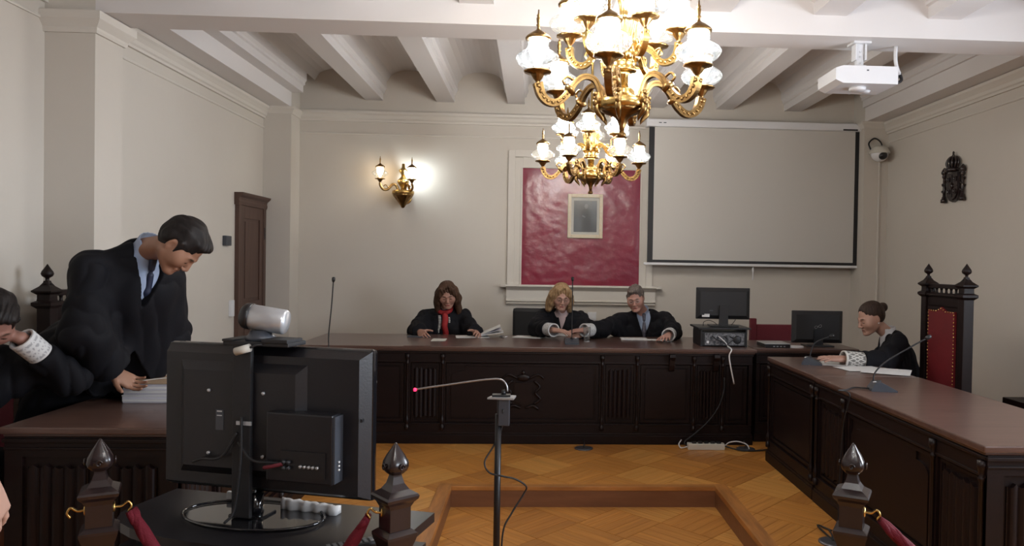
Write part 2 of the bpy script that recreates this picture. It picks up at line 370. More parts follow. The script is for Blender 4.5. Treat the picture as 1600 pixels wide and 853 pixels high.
def lay(parent, z, regions, see, ox=.06, oy=5.42):
    sw = SQ/5; rest = MB(); cnt = 0; cand = []
    ca = math.cos(PI/4)
    for i in range(-22, 23):
        for j in range(-22, 23):
            tone = 'plank' if random.random() < .55 else random.choice(('plank_dark', 'plank_light'))
            cx = ox+(i-j)*SQ*ca; cy = oy+(i+j)*SQ*ca
            ang = PI/4 if (i+j) % 2 else -PI/4
            for k in range(5):
                o = (k-2)*sw; px = cx-math.sin(ang)*o; py = cy+math.cos(ang)*o
                g = .0010; ex = (math.cos(ang), math.sin(ang)); ey = (-math.sin(ang), math.cos(ang))
                pl = [(px+ex[0]*u+ey[0]*v, py+ex[1]*u+ey[1]*v) for u, v in ((-SQ/2+.0028, -sw/2+g), (SQ/2-.0028, -sw/2+g), (SQ/2-.0028, sw/2-g), (-SQ/2+.0028, sw/2-g))]
                for R in regions:
                    c = clip(pl, *R)
                    if not c: continue
                    whole = len(c) == 4 and all(R[0] < q[0] < R[1] and R[2] < q[1] < R[3] for q in pl)
                    mx, my = sum(q[0] for q in c)/len(c), sum(q[1] for q in c)/len(c)
                    vis = any(r[0] < mx < r[1] and r[2] < my < r[3] for r in see)
                    cand.append((0 if vis else 1, my, px, py, ang, c, whole, tone))
    cand.sort(key=lambda t: (t[0], t[1]))
    for vis, my, px, py, ang, c, whole, tone in cand:
        if vis == 0 and cnt < 300:
            cnt += 1
            if whole:
                if tone not in PLK:
                    o = plank_mesh().build('plank', M[tone], parent); PLK[tone] = o.data
                else:
                    o = bpy.data.objects.new('plank', PLK[tone]); COL.objects.link(o); o.parent = parent
                o.location = (px, py, z); o.rotation_euler = (0, 0, ang)
            else:
                R = Matrix.Rotation(-ang, 3, 'Z'); q = [R @ Vector((u-px, v-py, 0)) for u, v in c]
                o = MB().prism([(t.x, t.y) for t in q], -.0125, 0, 'z').build('plank', M[tone], parent)
                o.location = (px, py, z); o.rotation_euler = (0, 0, ang)
        elif len(c) > 2: rest.prism(c, z-.0125, z, 'z')
    r = rest.build('plank', M['plankrest'], parent); r['kind'] = 'stuff'
M['plankrest'] = mat('oak_parquet_rest', (.62, .275, .062), .32, grain=((9, 9, 9), (.45, .185, .04), .8))
NW = .075
lay(floor, 0, [(XL, PX0-NW, YD, YB), (PX1+NW, XR, YD, YB), (PX0-NW, PX1+NW, PY1+.05, YB)], [(-1.35, 1.85, 3.55, 6.03)])
lay(floor2, LOW, [(XL, XR, YF, YD), (PX0, PX1, YD, PY1)], [(PX0, PX1, 3.3, 4.9)], ox=.30, oy=4.33)
# nosings and risers around the recess
MB().box(PX0-NW, PX0+.014, YD, PY1+.05, -.03, .004, .003).build('nosing', M['nosing'], floor)
MB().box(PX1-.014, PX1+NW, YD, PY1+.05, -.03, .004, .003).build('nosing', M['nosing'], floor)
MB().box(PX0, PX1, PY1-.016, PY1+.05, -.024, .003, .003).build('nosing', M['nosingx'], floor)
MB().box(PX0-.005, PX0+.010, YD, PY1, LOW, -.03).build('riser', M['riser'], floor)
MB().box(PX1-.010, PX1+.005, YD, PY1, LOW, -.03).build('riser', M['riser'], floor)
MB().box(PX0, PX1, PY1-.012, PY1+.005, LOW, -.024).build('riser', M['riser'], floor)

# ------------------------------------------------------------------ panelled desks
def frame_rect(b, x0, x1, z0, z1, y, w=.02, d=.014):
    """a moulding frame standing out of the plane y towards -y"""
    for (u0, u1, v0, v1, dd) in ((x0, x1, z0, z1, d),):
        b.box(u0, u0+w, y-dd, y, v0, v1); b.box(u1-w, u1, y-dd, y, v0, v1); b.box(u0+w, u1-w, y-dd, y, v0, v0+w); b.box(u0+w, u1-w, y-dd, y, v1-w, v1)
        b.box(u0+w, u0+w*1.5, y-dd*.5, y, v0+w, v1-w); b.box(u1-w*1.5, u1-w, y-dd*.5, y, v0+w, v1-w)
def linen(x0, x1, z0, z1, y):
    """linenfold panel: upright folds with a wavy upper and lower hem"""
    b = MB(); n = 49; w = x1-x0; cols = []
    for i in range(n):
        t = i/(n-1); u = abs(t-.5)*2
        d = .006+.016*abs(math.cos(u*PI*2.5))**.6*(1 if u < .93 else .2)
        hem = .018*abs(math.sin(u*PI*2.5+.5))
        cols.append((x0+t*w, y-d, z0+.01+hem, z1-.01-hem))
    vs = []
    for x, yy, a, c in cols: vs += [(x, y, a), (x, yy, a), (x, yy, c), (x, y, c)]
    fs = []
    for i in range(n-1):
        for k in range(4): fs.append((i*4+k, (i+1)*4+k, (i+1)*4+(k+1) % 4, i*4+(k+1) % 4))
    fs += [(0, 1, 2, 3), ((n-1)*4+3, (n-1)*4+2, (n-1)*4+1, (n-1)*4)]
    return b.add(vs, fs)
COLN = [(.016, .115), (.019, .12), (.019, .15), (.012, .155), (.012, .165), (.018, .18), (.0165, .205), (.010, .22), (.009, .24), (.0105, .45), (.009, .645), (.014, .655), (.014, .665), (.010, .67), (.016, .70), (.019, .705), (.019, .735)]
def arch_panel(x0, x1, z0, z1, y):
    """raised field with cut, rounded upper corners"""
    r = min(.09, (x1-x0)*.22); pts = [(x0, z0), (x1, z0), (x1, z1-r)]
    for k in range(1, 7): a = k/6*PI/2; pts.append((x1-r+r*math.cos(a), z1-r+r*math.sin(a)*.55))
    pts.append((x1-r-.02, z1-r+r*.55)); pts.append((x1-r-.02, z1)); pts.append((x0+r+.02, z1)); pts.append((x0+r+.02, z1-r+r*.55))
    for k in range(7): a = PI/2+k/6*PI/2; pts.append((x0+r+r*math.cos(a), z1-r+r*math.sin(a)*.55))
    return pts
def desk(name, label, loc, rz, L, D, segs, cols, H=.80, ends=(), wood='dark', topm='top', group=None, over=.03, corbels=()):
    t = thing(name, label, 'desk', loc, rz, group)
    if topm == 'seam': topm = 'top'
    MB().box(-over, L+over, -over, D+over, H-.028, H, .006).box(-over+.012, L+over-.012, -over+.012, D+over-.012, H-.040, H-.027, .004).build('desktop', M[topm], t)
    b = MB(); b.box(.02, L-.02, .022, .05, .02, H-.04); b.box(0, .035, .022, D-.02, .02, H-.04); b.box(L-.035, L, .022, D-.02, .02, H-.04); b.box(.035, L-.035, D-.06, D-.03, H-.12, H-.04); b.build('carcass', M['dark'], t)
    b = MB()
    for (u0, u1, v0, v1) in ((-.012, L+.012, -.012, .05), (-.012, .04, .05, D+.012), (L-.04, L+.012, .05, D+.012)): b.box(u0, u1, v0, v1, 0, .075, .004); b.box(u0+.006, u1-.006, v0+.006, v1-.006, .074, .092, .004)
    b.build('plinth', M['dark'], t)
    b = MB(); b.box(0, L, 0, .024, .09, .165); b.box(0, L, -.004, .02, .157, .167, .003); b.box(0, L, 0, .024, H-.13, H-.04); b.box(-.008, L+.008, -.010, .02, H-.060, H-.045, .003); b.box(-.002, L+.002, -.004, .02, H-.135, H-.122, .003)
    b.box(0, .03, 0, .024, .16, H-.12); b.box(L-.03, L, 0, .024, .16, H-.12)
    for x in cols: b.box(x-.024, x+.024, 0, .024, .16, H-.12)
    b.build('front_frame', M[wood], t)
    for x0, x1, kind in segs:
        z0, z1 = .17, H-.135
        if kind == 'linen':
            p = linen(x0+.03, x1-.03, z0+.03, z1-.03, .022).build('linenfold_panel', M[wood], t)
            q = MB(); frame_rect(q, x0+.012, x1-.012, z0+.008, z1-.008, .022, .014, .012); q.build('panel_moulding', M[wood], p)
        else:
            q = MB(); q.prism(arch_panel(x0+.05, x1-.05, z0+.045, z1-.03, 0) if kind == 'arch' else [(x0+.05, z0+.045), (x1-.05, z0+.045), (x1-.05, z1-.04), (x0+.05, z1-.04)], .012, .022)
            p = q.build('carved_panel', M[wood], t)
            q = MB(); frame_rect(q, x0+.012, x1-.012, z0+.01, z1-.008, .022, .02, .014); q.build('panel_moulding', M[wood], p)
    for x in cols:
        MB().lathe([(r*1.0, z*(H/.80)) for r, z in COLN], (x, -.006, 0), 12).build('colonnette', M['darkh'], t)
    for x in corbels:
        b = MB(); b.prism([(0, H-.045), (-.055, H-.045), (-.058, H-.07), (-.035, H-.10), (-.03, H-.14), (-.012, H-.18), (0, H-.19)], x-.022, x+.022, 'x'); b.build('corbel', M['darkh'], t)
    for side in ends:                       # 'left' or 'right' end panels
        X = 0 if side == 'left' else L; sg = -1 if side == 'left' else 1
        b = MB(); w = .012
        b.box(X, X+sg*.012, 0, .07, .09, H-.04); b.box(X, X+sg*.012, D-.07, D, .09, H-.04); b.box(X, X+sg*.012, .07, D-.07, .09, .17); b.box(X, X+sg*.012, .07, D-.07, H-.12, H-.04)
        b.box(X, X+sg*.022, -.006, D+.006, H-.062, H-.046, .003); b.box(X, X+sg*.018, -.002, D+.002, H-.092, H-.082, .003)
        b.build('end_frame', M['mid'] if wood == 'mid' else M[wood], t)
        n = 2 if D > .55 else 1; cw = (D-.14)/n
        for k in range(n):
            q = linen(.085+k*cw, .07+(k+1)*cw-.015, .19, H-.14, 0)
            q.xf(Matrix(((0, sg*1.0, 0, X), (1, 0, 0, 0), (0, 0, 1, 0), (0, 0, 0, 1))) @ Matrix.Scale(-1, 4, (0, 1, 0)))
            q.build('linenfold_panel', M['mid'] if wood == 'mid' else M[wood], t)
    return t

# judges' desk, fronts at Y 6.04
X0 = -1.90
cx = [-1.02, -.735, .575, .865, 1.34, 1.58]
main = desk('judges_desk', 'long dark mahogany desk with carved front panels below the red wall panel', (X0, 6.05, 0), 0, 3.73, .92,
            [(.03, -1.04-X0, 'panel'), (-1.0-X0, -.755-X0, 'linen'), (-.715-X0, .555-X0, 'arch'), (.595-X0, .845-X0, 'linen'), (.885-X0, 1.32-X0, 'panel'), (1.36-X0, 1.56-X0, 'linen'), (1.60-X0, 3.70, 'panel')],
            [x-X0 for x in cx], corbels=[3.05, 3.42])
# low relief carved on the middle panel: a crowned shield between scrolls
b = MB(); ex, ez = .075-X0-.15, .42
b.prism([(ex-.075, ez+.085), (ex+.075, ez+.085), (ex+.075, ez-.03), (ex+.055, ez-.075), (ex, ez-.105), (ex-.055, ez-.075), (ex-.075, ez-.03)], -.006, .014)
b.ell((ex, .004, ez+.125), (.055, .014, .03)); b.ell((ex, .004, ez+.165), (.016, .012, .02))
for s in (-1, 1):
    b.tube(curve_pts([(ex+s*.09, .006, ez+.10), (ex+s*.135, .004, ez+.05), (ex+s*.10, .002, ez), (ex+s*.14, .004, ez-.05), (ex+s*.09, .004, ez-.09)], 5), .011, 6)
    b.tube(curve_pts([(ex+s*.02, .004, ez-.125), (ex+s*.08, 0, ez-.105), (ex+s*.13, .004, ez-.135)], 5), .010, 6)
    b.tube(curve_pts([(ex+s*.05, .004, ez+.12), (ex+s*.12, 0, ez+.15), (ex+s*.17, .004, ez+.12)], 5), .009, 6)
b.build('carved_emblem', M['darkh'], main)
MB().box(-.03+.88, .97+.1, -.031, -.005, .7995, .8035).build('blotter_edge', M['topy'], main)
desk2 = desk('side_desk', 'dark desk carrying the screen and laptop, right of the long judges desk', (1.90, 6.17, 0), 0, .85, .60,
             [(.03, .40, 'panel'), (.44, .82, 'panel')], [.42])
# lawyers' desk on the right, its carved front turned to the middle of the room
RX = 1.81
rd1 = desk('side_bench_desk', 'far dark wooden lawyer desk before the woman with the lace cuff', (RX+.002, 5.56, 0), -PI/2, .925, .65,
           [(.05, .87, 'panel')], [.03, .90], topm='topy', over=.012, corbels=[])
rd2 = desk('side_bench_desk', 'near dark wooden lawyer desk on the right with a folded linen end panel', (RX, 4.595, 0), -PI/2, 1.755, .65,
           [(.05, .40, 'linen'), (.44, 1.36, 'arch'), (1.40, 1.72, 'linen')], [.02, .42, 1.38, 1.74], ends=('right',), topm='topy', over=.02)
ld = desk('side_bench_desk', 'dark wooden lawyer desk on the left under the stack of papers', (-1.44, 3.07, 0), PI/2, 2.5, .68,
          [(.05, .35, 'linen'), (.40, 1.2, 'arch'), (1.25, 1.6, 'linen'), (1.65, 2.45, 'arch')], [.02, .37, 1.22, 1.62, 2.48], ends=('left',), topm='topy', over=.02)

# ------------------------------------------------------------------ chandeliers and sconce
def swept(b, pts, r, flat=.75): return b.tube(pts, r, 8, flat)
CUP = [(.008, 0), (.012, .006), (.008, .012), (.010, .018), (.020, .030), (.027, .042), (.030, .048), (.056, .054), (.060, .058), (.058, .062), (.036, .064), (.034, .070), (.03, .070)]
def shade_prof(s=1):
    pr = [(.034, .066), (.060, .075), (.084, .090), (.096, .108), (.097, .118), (.088, .132), (.068, .145), (.053, .155), (.048, .163), (.047, .20)]
    return [(r*s, .066+(z-.066)*s) for r, z in pr]
CAPP = [(.050, .198), (.056, .199), (.057, .205), (.050, .214), (.032, .228), (.014, .238), (.007, .246), (.006, .256), (.011, .262), (.006, .268), (.008, .275), (.010, .292), (.006, .298), (.009, .304), (.004, .312), (.003, .330)]
def flute(prof, n, amp, c=(0, 0, 0)):
    """lathe with n lobes"""
    m = n*6; vs = []
    for r, z in prof:
        for i in range(m):
            a = 2*PI*i/m; q = r*(1+amp*abs(math.cos(a*n/2))); vs.append((c[0]+q*math.cos(a), c[1]+q*math.sin(a), c[2]+z))
    fs = [(j*m+i, j*m+(i+1) % m, (j+1)*m+(i+1) % m, (j+1)*m+i) for j in range(len(prof)-1) for i in range(m)]
    fs.append(tuple(range(m-1, -1, -1))); fs.append(tuple((len(prof)-1)*m+i for i in range(m)))
    return MB().add(vs, fs, True)
def shade_shell(s=1, n=24):
    pr = shade_prof(s); vs = []
    for r, z in pr:
        for i in range(n): a = 2*PI*i/n; vs.append((r*math.cos(a), r*math.sin(a), z))
    fs = [(j*n+i, j*n+(i+1) % n, (j+1)*n+(i+1) % n, (j+1)*n+i) for j in range(len(pr)-1) for i in range(n)]
    return MB().add(vs, fs, True)
def lamp_head(arm, p, bulb, s=1.0):
    """drip cup, etched shade, bulb and finial cap: sub-parts of an arm; p: top of the arm in the arm's own space"""
    def put(o): o.location = p; return o
    f = flute([(r*s, z*s) for r, z in CUP[:-1]], 12, .05); put(f.build('drip_cup', M['bronze'], arm))
    put(shade_shell(s).build('glass_shade', M['shade'], arm, fix=False))
    put(MB().lathe([(.010*s, .072*s), (.014*s, .095*s), (.030*s, .122*s), (.041*s, .150*s), (.042*s, .180*s), (.034*s, .197*s)], n=12).build('bulb', M[bulb], arm))
    put(MB().lathe([(r*s, z*s) for r, z in CAPP], n=16).build('shade_cap', M['bronze'], arm))
def arm_bar(b, pts, rs):
    """four-sided cast arm in the x-z plane with a raised rib along its side faces"""
    vs = []; m = len(pts)
    for i, p in enumerate(pts):
        t = (pts[min(i+1, m-1)]-pts[max(i-1, 0)]).normalized(); nrm = Vector((-t.z, 0, t.x)); r = rs[i]; w = r*.82
        for (u, v) in ((-1, -1), (1, -1), (1, -.3), (.8, -.15), (.8, .15), (1, .3), (1, 1), (-1, 1), (-1, .3), (-.8, .15), (-.8, -.15), (-1, -.3)): vs.append(p+Vector((0, u*w, 0))+nrm*(v*r))
    fs = [(j*12+i, j*12+(i+1) % 12, (j+1)*12+(i+1) % 12, (j+1)*12+i) for j in range(m-1) for i in range(12)]; fs += [tuple(range(11, -1, -1)), tuple((m-1)*12+i for i in range(12))]
    b.add(vs, fs)
    for s in (-1, 1):
        for i in range(m//2, m-3, 3): p = pts[i]; b.ell((p.x, s*rs[i]*.78, p.z), (rs[i]*.5, rs[i]*.25, rs[i]*.5), 6, 4)
def make_arm(parent, ang, kind, bulb, s=1.0):
    """an arm drawn in the plane x (outwards) z, then turned"""
    b = MB()
    if kind == 'lower':
        P = [(.105, 0, .165), (.115, 0, .215), (.14, 0, .255), (.185, 0, .262), (.225, 0, .235), (.25, 0, .20), (.275, 0, .165), (.315, 0, .135), (.355, 0, .138), (.385, 0, .168), (.40, 0, .215)]
        arm_bar(b, curve_pts(P, 5), [.012+.008*(i/50)**2 for i in range(51)])
        b.lathe([(.012, -.012), (.030, -.008), (.030, .002), (.022, .012)], (0, 0, 0), 10)
        k = len(b.v)-40; R = Matrix.Translation((.252, 0, .195)) @ Matrix.Rotation(2.3, 4, 'Y')
        b.v[k:] = [tuple(R @ Vector(q)) for q in b.v[k:]]
        b.tube(curve_pts([(.225, 0, .235), (.262, 0, .255), (.285, 0, .235), (.272, 0, .218)], 5), [.006]*16, 6)
        # mask bracket and hanging leaf on the hub
        b.ell((.118, 0, .170), (.018, .017, .034), 10, 8); b.ell((.130, 0, .150), (.013, .014, .017), 8, 6); b.ell((.132, 0, .190), (.010, .015, .012), 8, 6); b.ell((.134, .0, .172), (.008, .006, .009), 6, 5)
        b.tube(curve_pts([(.122, 0, .145), (.120, 0, .115), (.100, 0, .090), (.090, 0, .068)], 5), [.012, .013, .014, .015, .015, .015, .014, .013, .012, .011, .010, .009, .007, .005, .003, .001], 8)
        tip = (.40, 0, .205)
        b.lathe([(.013, .19), (.020, .195), (.020, .208), (.008, .212)], (.40, 0, 0), 10)
    else:
        P = [(.050, 0, .375), (.075, 0, .40), (.105, 0, .405), (.135, 0, .385), (.155, 0, .352), (.185, 0, .335), (.220, 0, .345), (.243, 0, .375), (.25, 0, .42)]
        arm_bar(b, curve_pts(P, 5), [.012+.006*(i/40)**2 for i in range(41)])
        b.tube(curve_pts([(.135, 0, .385), (.165, 0, .40), (.175, 0, .38), (.163, 0, .365)], 5), .006, 6)
        b.ell((.062, 0, .372), (.018, .016, .03), 8, 6)
        tip = (.25, 0, .415); b.lathe([(.012, .40), (.018, .405), (.018, .418), (.008, .422)], (.25, 0, 0), 10)
    arm = b.build('arm', M['bronze'] if kind == 'lower' else M['brass'], parent)
    arm.rotation_euler = (0, 0, ang)
    lamp_head(arm, tip, bulb, s)
    return arm
def chandelier(label, loc, a_low, a_up, bulbs_low, bulbs_up):
    t = thing('chandelier', label, 'chandelier', loc, 0, 'brass chandeliers')
    b = MB(); b.lathe([(.002, 0), (.016, .003), (.022, .014), (.014, .026), (.010, .032)], n=16); b.build('finial', M['bronze'], t)
    f = flute([(.010, .030), (.013, .055), (.022, .080), (.042, .100), (.075, .112), (.106, .130)], 10, .06); f.build('bowl', M['bronze'], t)
    b = MB(); b.lathe([(.106, .128), (.116, .132), (.116, .168), (.108, .175), (.072, .182), (.066, .192), (.056, .200), (.056, .214), (.046, .224), (.030, .232), (.026, .245)], n=28); b.build('hub_ring', M['brass'], t)
    f = flute([(.022, .240), (.024, .285), (.034, .296)], 10, .14); f.build('fluted_stem', M['brass'], t)
    b = MB(); b.lathe([(.034, .294), (.062, .300), (.064, .304), (.060, .312), (.056, .330), (.062, .340), (.044, .350), (.036, .362)], n=28); b.build('collar', M['brass'], t)
    f = flute([(.036, .36), (.040, .385), (.052, .42), (.060, .46), (.066, .50), (.070, .515), (.058, .53), (.03, .54)], 12, .12); f.build('vase', M['brass'], t)
    b = MB(); b.lathe([(.03, .535), (.018, .56), (.022, .60), (.034, .64), (.036, .67), (.020, .70), (.011, .72), (.011, ZTOP-loc[2]-.05), (.05, ZTOP-loc[2]-.035), (.062, ZTOP-loc[2])], n=20); b.build('rod', M['brass'], t)
    for k in range(6): make_arm(t, a_low+k*PI/3, 'lower', bulbs_low[k])
    for k in range(6): make_arm(t, a_up+k*PI/3, 'upper', bulbs_up[k])
    return t
ZTOP = 3.55
C_, W_ = 'bulb_cool', 'bulb_warm'
D = math.radians
ch1 = chandelier('large near brass chandelier with two tiers of glass shades, cut off at the top', (.388, 3.35, 2.07), D(15), D(-15), [C_, W_, C_, C_, C_, C_], [C_, W_, W_, W_, C_, C_])
ZTOP = 3.54
ch2 = chandelier('smaller looking brass chandelier hanging farther back before the red wall panel', (.455, 6.1, 2.068), D(0), D(20), [C_, W_, C_, W_, C_, W_], [C_, W_, C_, C_, C_, C_])

ch_fill = chandelier('added third brass chandelier, lighting the foreground from outside the view', (.39, .6, 2.07), D(5), D(-25), [C_]*6, [C_]*6)  # unseen, added to light the foreground and the near desk ends

sc = thing('wall_sconce', 'two-armed brass wall sconce with glass shades left of the red panel', 'sconce', (-1.40, YB-.12, 2.045))
f = flute([(.004, 0), (.016, .006), (.022, .02), (.028, .03), (.038, .045), (.040, .05), (.075, .095), (.100, .13), (.108, .15)], 12, .05); f.build('bowl', M['bronze'], sc)
b = MB(); b.lathe([(.108, .148), (.116, .152), (.116, .178), (.108, .184), (.05, .190), (.028, .20)], n=24); b.build('hub_ring', M['brass'], sc)
f = flute([(.024, .195), (.022, .215), (.040, .24), (.056, .265), (.058, .285), (.045, .305), (.024, .325), (.020, .345)], 12, .06); f.build('vase', M['brass'], sc)
b = MB(); b.lathe([(.020, .34), (.026, .36), (.046, .39), (.046, .40), (.026, .415), (.018, .43), (.016, .465), (.010, .47)], n=18); b.build('stem_cap', M['brass'], sc)
b = MB(); b.lathe([(.06, 0), (.075, .004), (.075, .03), (.06, .045)], (0, .115, .12), 20, axis='y').box(-.02, .02, .0, .10, .13, .165); b.v = [(x, min(y, .1195), z) for x, y, z in b.v]; b.build('wall_plate', M['brass'], sc)
for sgn, bulb, ln in ((-1, 'bulb_dim', .245), (1, 'bulb_sconce', .115)):
    b = MB(); P = [(.05, 0, .185), (.075, 0, .235), (.11, 0, .245), (.14, 0, .215), (.165, 0, .19), (.205, 0, .185), (.235, 0, .215), (.245, 0, .25)]
    if sgn > 0: P = [(x*.62, y, z) for x, y, z in P]; P[-1] = (.13, 0, .25)
    P = curve_pts(P, 5); b.tube(P, .014, 8, .8); b.tube(curve_pts([(P[-1].x*.6, 0, .20), (P[-1].x*.75, 0, .235), (P[-1].x*.85, 0, .22)], 5), .006, 6)
    arm = b.build('arm', M['bronze'], sc); tip = Vector((P[-1].x, 0, .245))
    arm.rotation_euler = (0, 0, D(-155) if sgn < 0 else D(-38))
    lamp_head(arm, tip, bulb, .86)

# ------------------------------------------------------------------ back wall: red panel in its surround, ledge, portrait, screen
tp = thing('wall_panel', 'crimson cloth panel in a cream surround on the back wall', 'wall panel', (.50, YB, 1.25))
b = MB(); nx, nz = 60, 60; x0, x1, z0, z1 = -.14, 1.14, 1.252, 2.512; vs = []
for j in range(nz+1):
    for i in range(nx+1):
        x = x0+(x1-x0)*i/nx; z = z0+(z1-z0)*j/nz; e = min(i, nx-i, j, nz-j)
        d = .003*noise.noise((x*5, z*3.5, 1))+.0022*noise.noise((x*11+z*8, z*14, 5))+.0012*noise.noise((x*25, z*30, 9))
        vs.append((x, YB-.012-(d+.002)*min(1, e/2), z))
fs = [(j*(nx+1)+i, j*(nx+1)+i+1, (j+1)*(nx+1)+i+1, (j+1)*(nx+1)+i) for j in range(nz) for i in range(nx)]
k = len(vs); vs += [(x0, YB-.001, z0), (x1, YB-.001, z0), (x1, YB-.001, z1), (x0, YB-.001, z1)]; c = [0, nx, (nz+1)*(nx+1)-1, nz*(nx+1)]
fs += [(k, k+1, k+2, k+3)]; b.add(vs, fs, True); b.build('cloth', M['red'], tp, world=True, fix=False)
b = MB()
for (u0, u1, v0, v1, d) in ((-.295, -.225, 1.25, 2.70, .03), (-.225, -.14, 1.25, 2.615, .016), (1.215, 1.285, 1.25, 2.70, .03), (1.14, 1.215, 1.25, 2.615, .016), (-.225, 1.215, 2.63, 2.70, .03), (-.14, 1.14, 2.515, 2.63, .016), (-.16, -.14, 1.25, 2.515, .024), (1.14, 1.16, 1.25, 2.515, .024)):
    b.box(u0, u1, YB-d, YB-.001, v0, v1, .003)
b.build('surround', M['trim'], tp, world=True)
b = MB(); prof = [(0, 1.252), (-.10, 1.252), (-.105, 1.235), (-.085, 1.22), (-.06, 1.205), (-.05, 1.195), (-.045, 1.19), (-.045, 1.09), (-.06, 1.085), (-.06, 1.075), (-.035, 1.06), (-.045, 1.05), (-.03, 1.035), (0, 1.03)]
b.prism([(YB-.001+u, v) for u, v in prof], -.30, 1.32, 'x')
for s in (-.36, 1.32):
    b.box(s, s+.06, YB-.11, YB-.001, 1.225, 1.252, .004)
b.build('ledge', M['trim'], tp, world=True)

pt = thing('framed_portrait', 'small framed grey portrait hanging on the crimson panel', 'portrait', (.54, YB-.02, 1.76))
b = MB(); x0, x1, z0, z1 = .352, .733, 1.765, 2.242; w = .038
for (u0, u1, v0, v1) in ((x0, x0+w, z0, z1), (x1-w, x1, z0, z1), (x0+w, x1-w, z0, z0+w), (x0+w, x1-w, z1-w, z1)): b.box(u0, u1, YB-.045, YB-.017, v0, v1, .006)
b.build('picture_frame', M['frame'], pt, world=True)
MB().box(x0+w, x1-w, YB-.028, YB-.018, z0+w, z1-w).build('mount_board', M['matboard'], pt, world=True)
ph = MB().box(.418, .668, YB-.032, YB-.028, 1.832, 2.172).build('photograph', M['photo'], pt, world=True)
b = MB(); c = .552
b.prism([(c-.055, 1.835), (c+.065, 1.835), (c+.05, 1.95), (c+.055, 2.03), (c+.03, 2.085), (c-.03, 2.085), (c-.058, 2.03), (c-.04, 1.95)], YB-.033, YB-.032); b.build('printed_figure', M['figure'], ph, world=False).location = (-.54, -(YB-.02), -1.76)
b = MB(); b.prism([(c+.020*math.cos(a), 2.11+.027*math.sin(a)) for a in [2*PI*i/12 for i in range(12)]], YB-.034, YB-.033); b.prism([(c-.045, 2.0), (c-.01, 1.985), (c-.01, 2.0), (c-.04, 2.015)], YB-.034, YB-.033)
b.build('printed_face', M['figlight'], ph).location = (-.54, -(YB-.02), -1.76)

ps = thing('projection_screen', 'large white pull-down projection screen with black side borders', 'projection screen', (2.35, 7.85, 1.5))
b = MB(); b.box(1.185, 3.56, 7.80, 7.90, 2.965, 3.045, .012); b.box(1.17, 1.187, 7.795, 7.905, 2.96, 3.05, .006); b.box(3.558, 3.575, 7.795, 7.905, 2.96, 3.05, .006); b.build('screen_housing', M['white'], ps, world=True)
MB().box(3.30, 3.46, 7.797, 7.801, 2.968, 2.984).build('housing_slot', M['black'], ps, world=True)
b = MB(); b.box(1.30, 1.33, 7.797, 7.801, 3.0, 3.008); b.box(1.35, 1.38, 7.797, 7.801, 3.0, 3.008); b.build('housing_mark', M['grey'], ps, world=True)
MB().box(1.265, 3.455, 7.846, 7.849, 1.545, 2.965).build('screen_fabric', M['screen'], ps, world=True)
b = MB(); b.box(1.205, 1.265, 7.846, 7.8495, 1.515, 2.965); b.box(3.455, 3.515, 7.846, 7.8495, 1.515, 2.965); b.box(1.265, 3.455, 7.846, 7.8495, 1.515, 1.545); b.build('screen_border', M['black'], ps, world=True)
b = MB(); b.box(1.17, 3.55, 7.835, 7.862, 1.487, 1.515, .008); b.build('bottom_bar', M['white'], ps, world=True)
b = MB(); b.tube([(2.36, 7.85, 1.488), (2.361, 7.85, 1.40), (2.357, 7.85, 1.34)], .006, 6); b.ell((2.36, 7.85, 1.45), (.012, .008, .025)); b.build('pull_cord', M['white'], ps, world=True)
sb = [MB().box(x, x+.04, 7.86, YB-.001, 2.99, 3.03).build('screen_bracket', M['white'], ps, world=True) for x in (1.3, 3.4)]

# door in the left wall
dr = thing('door_1', None, None, (XL, 7.45, 0)); struct(dr)
b = MB(); b.box(XL, XL+.04, 7.02, 7.09, 0, 2.0, .004); b.box(XL, XL+.04, 7.65, 7.715, 0, 2.0, .004); b.prism([(XL, 1.99), (XL+.045, 1.99), (XL+.05, 2.02), (XL+.045, 2.04), (XL+.05, 2.06), (XL+.075, 2.08), (XL+.085, 2.095), (XL+.085, 2.105), (XL, 2.105)], 7.0, 7.718); b.build('door_frame', M['door'], dr, world=True)
b = MB(); b.box(XL+.001, XL+.02, 7.09, 7.65, .005, 1.99)
for (u0, u1, v0, v1) in ((7.09, 7.175, .005, 1.99), (7.565, 7.65, .005, 1.99), (7.175, 7.565, 1.87, 1.99), (7.175, 7.565, .95, 1.07), (7.175, 7.565, .005, .22)): b.box(XL+.02, XL+.032, u0, u1, v0, v1, .003)
dl = b.build('door_leaf', M['door'], dr, world=True)
for (v0, v1) in ((1.10, 1.84), (.25, .92)): MB().box(XL+.02, XL+.028, 7.205, 7.535, v0, v1, .006).build('door_panel', M['door'], dr, world=True)
b = MB(); b.lathe([(.008, 0), (.008, .03), (.02, .035), (.02, .05), (.01, .055)], (XL+.03, 7.14, .99), 12, axis='x'); b.build('door_handle', M['brass'], dr, world=True)
MB().box(XL+.032, XL+.045, 7.66, 7.68, 1.68, 1.80).build('hinge', M['black'], dr, world=True)
b = MB(); b.box(XL, XL+.035, 6.75, 6.87, 1.60, 1.69, .006); tag(b.build('wall_control', M['grey']), 'small dark grey wall control box beside the brown door', 'control box')
b = MB(); b.box(XL, XL+.03, 6.90, 6.96, .95, 1.10, .004); tag(b.build('light_switch', M['white']), 'white switch plate low on the wall beside the brown door', 'switch')
p = at(925, 494, Y=YB); b = MB(); b.box(p.x-.045, p.x+.045, YB-.02, YB, p.z-.045, p.z+.045, .005); b.box(p.x-.03, p.x+.03, YB-.026, YB-.019, p.z-.03, p.z+.03, .003); tag(b.build('wall_switch', M['white']), 'square white wall switch below the ledge, between the two heads at the desk', 'switch')

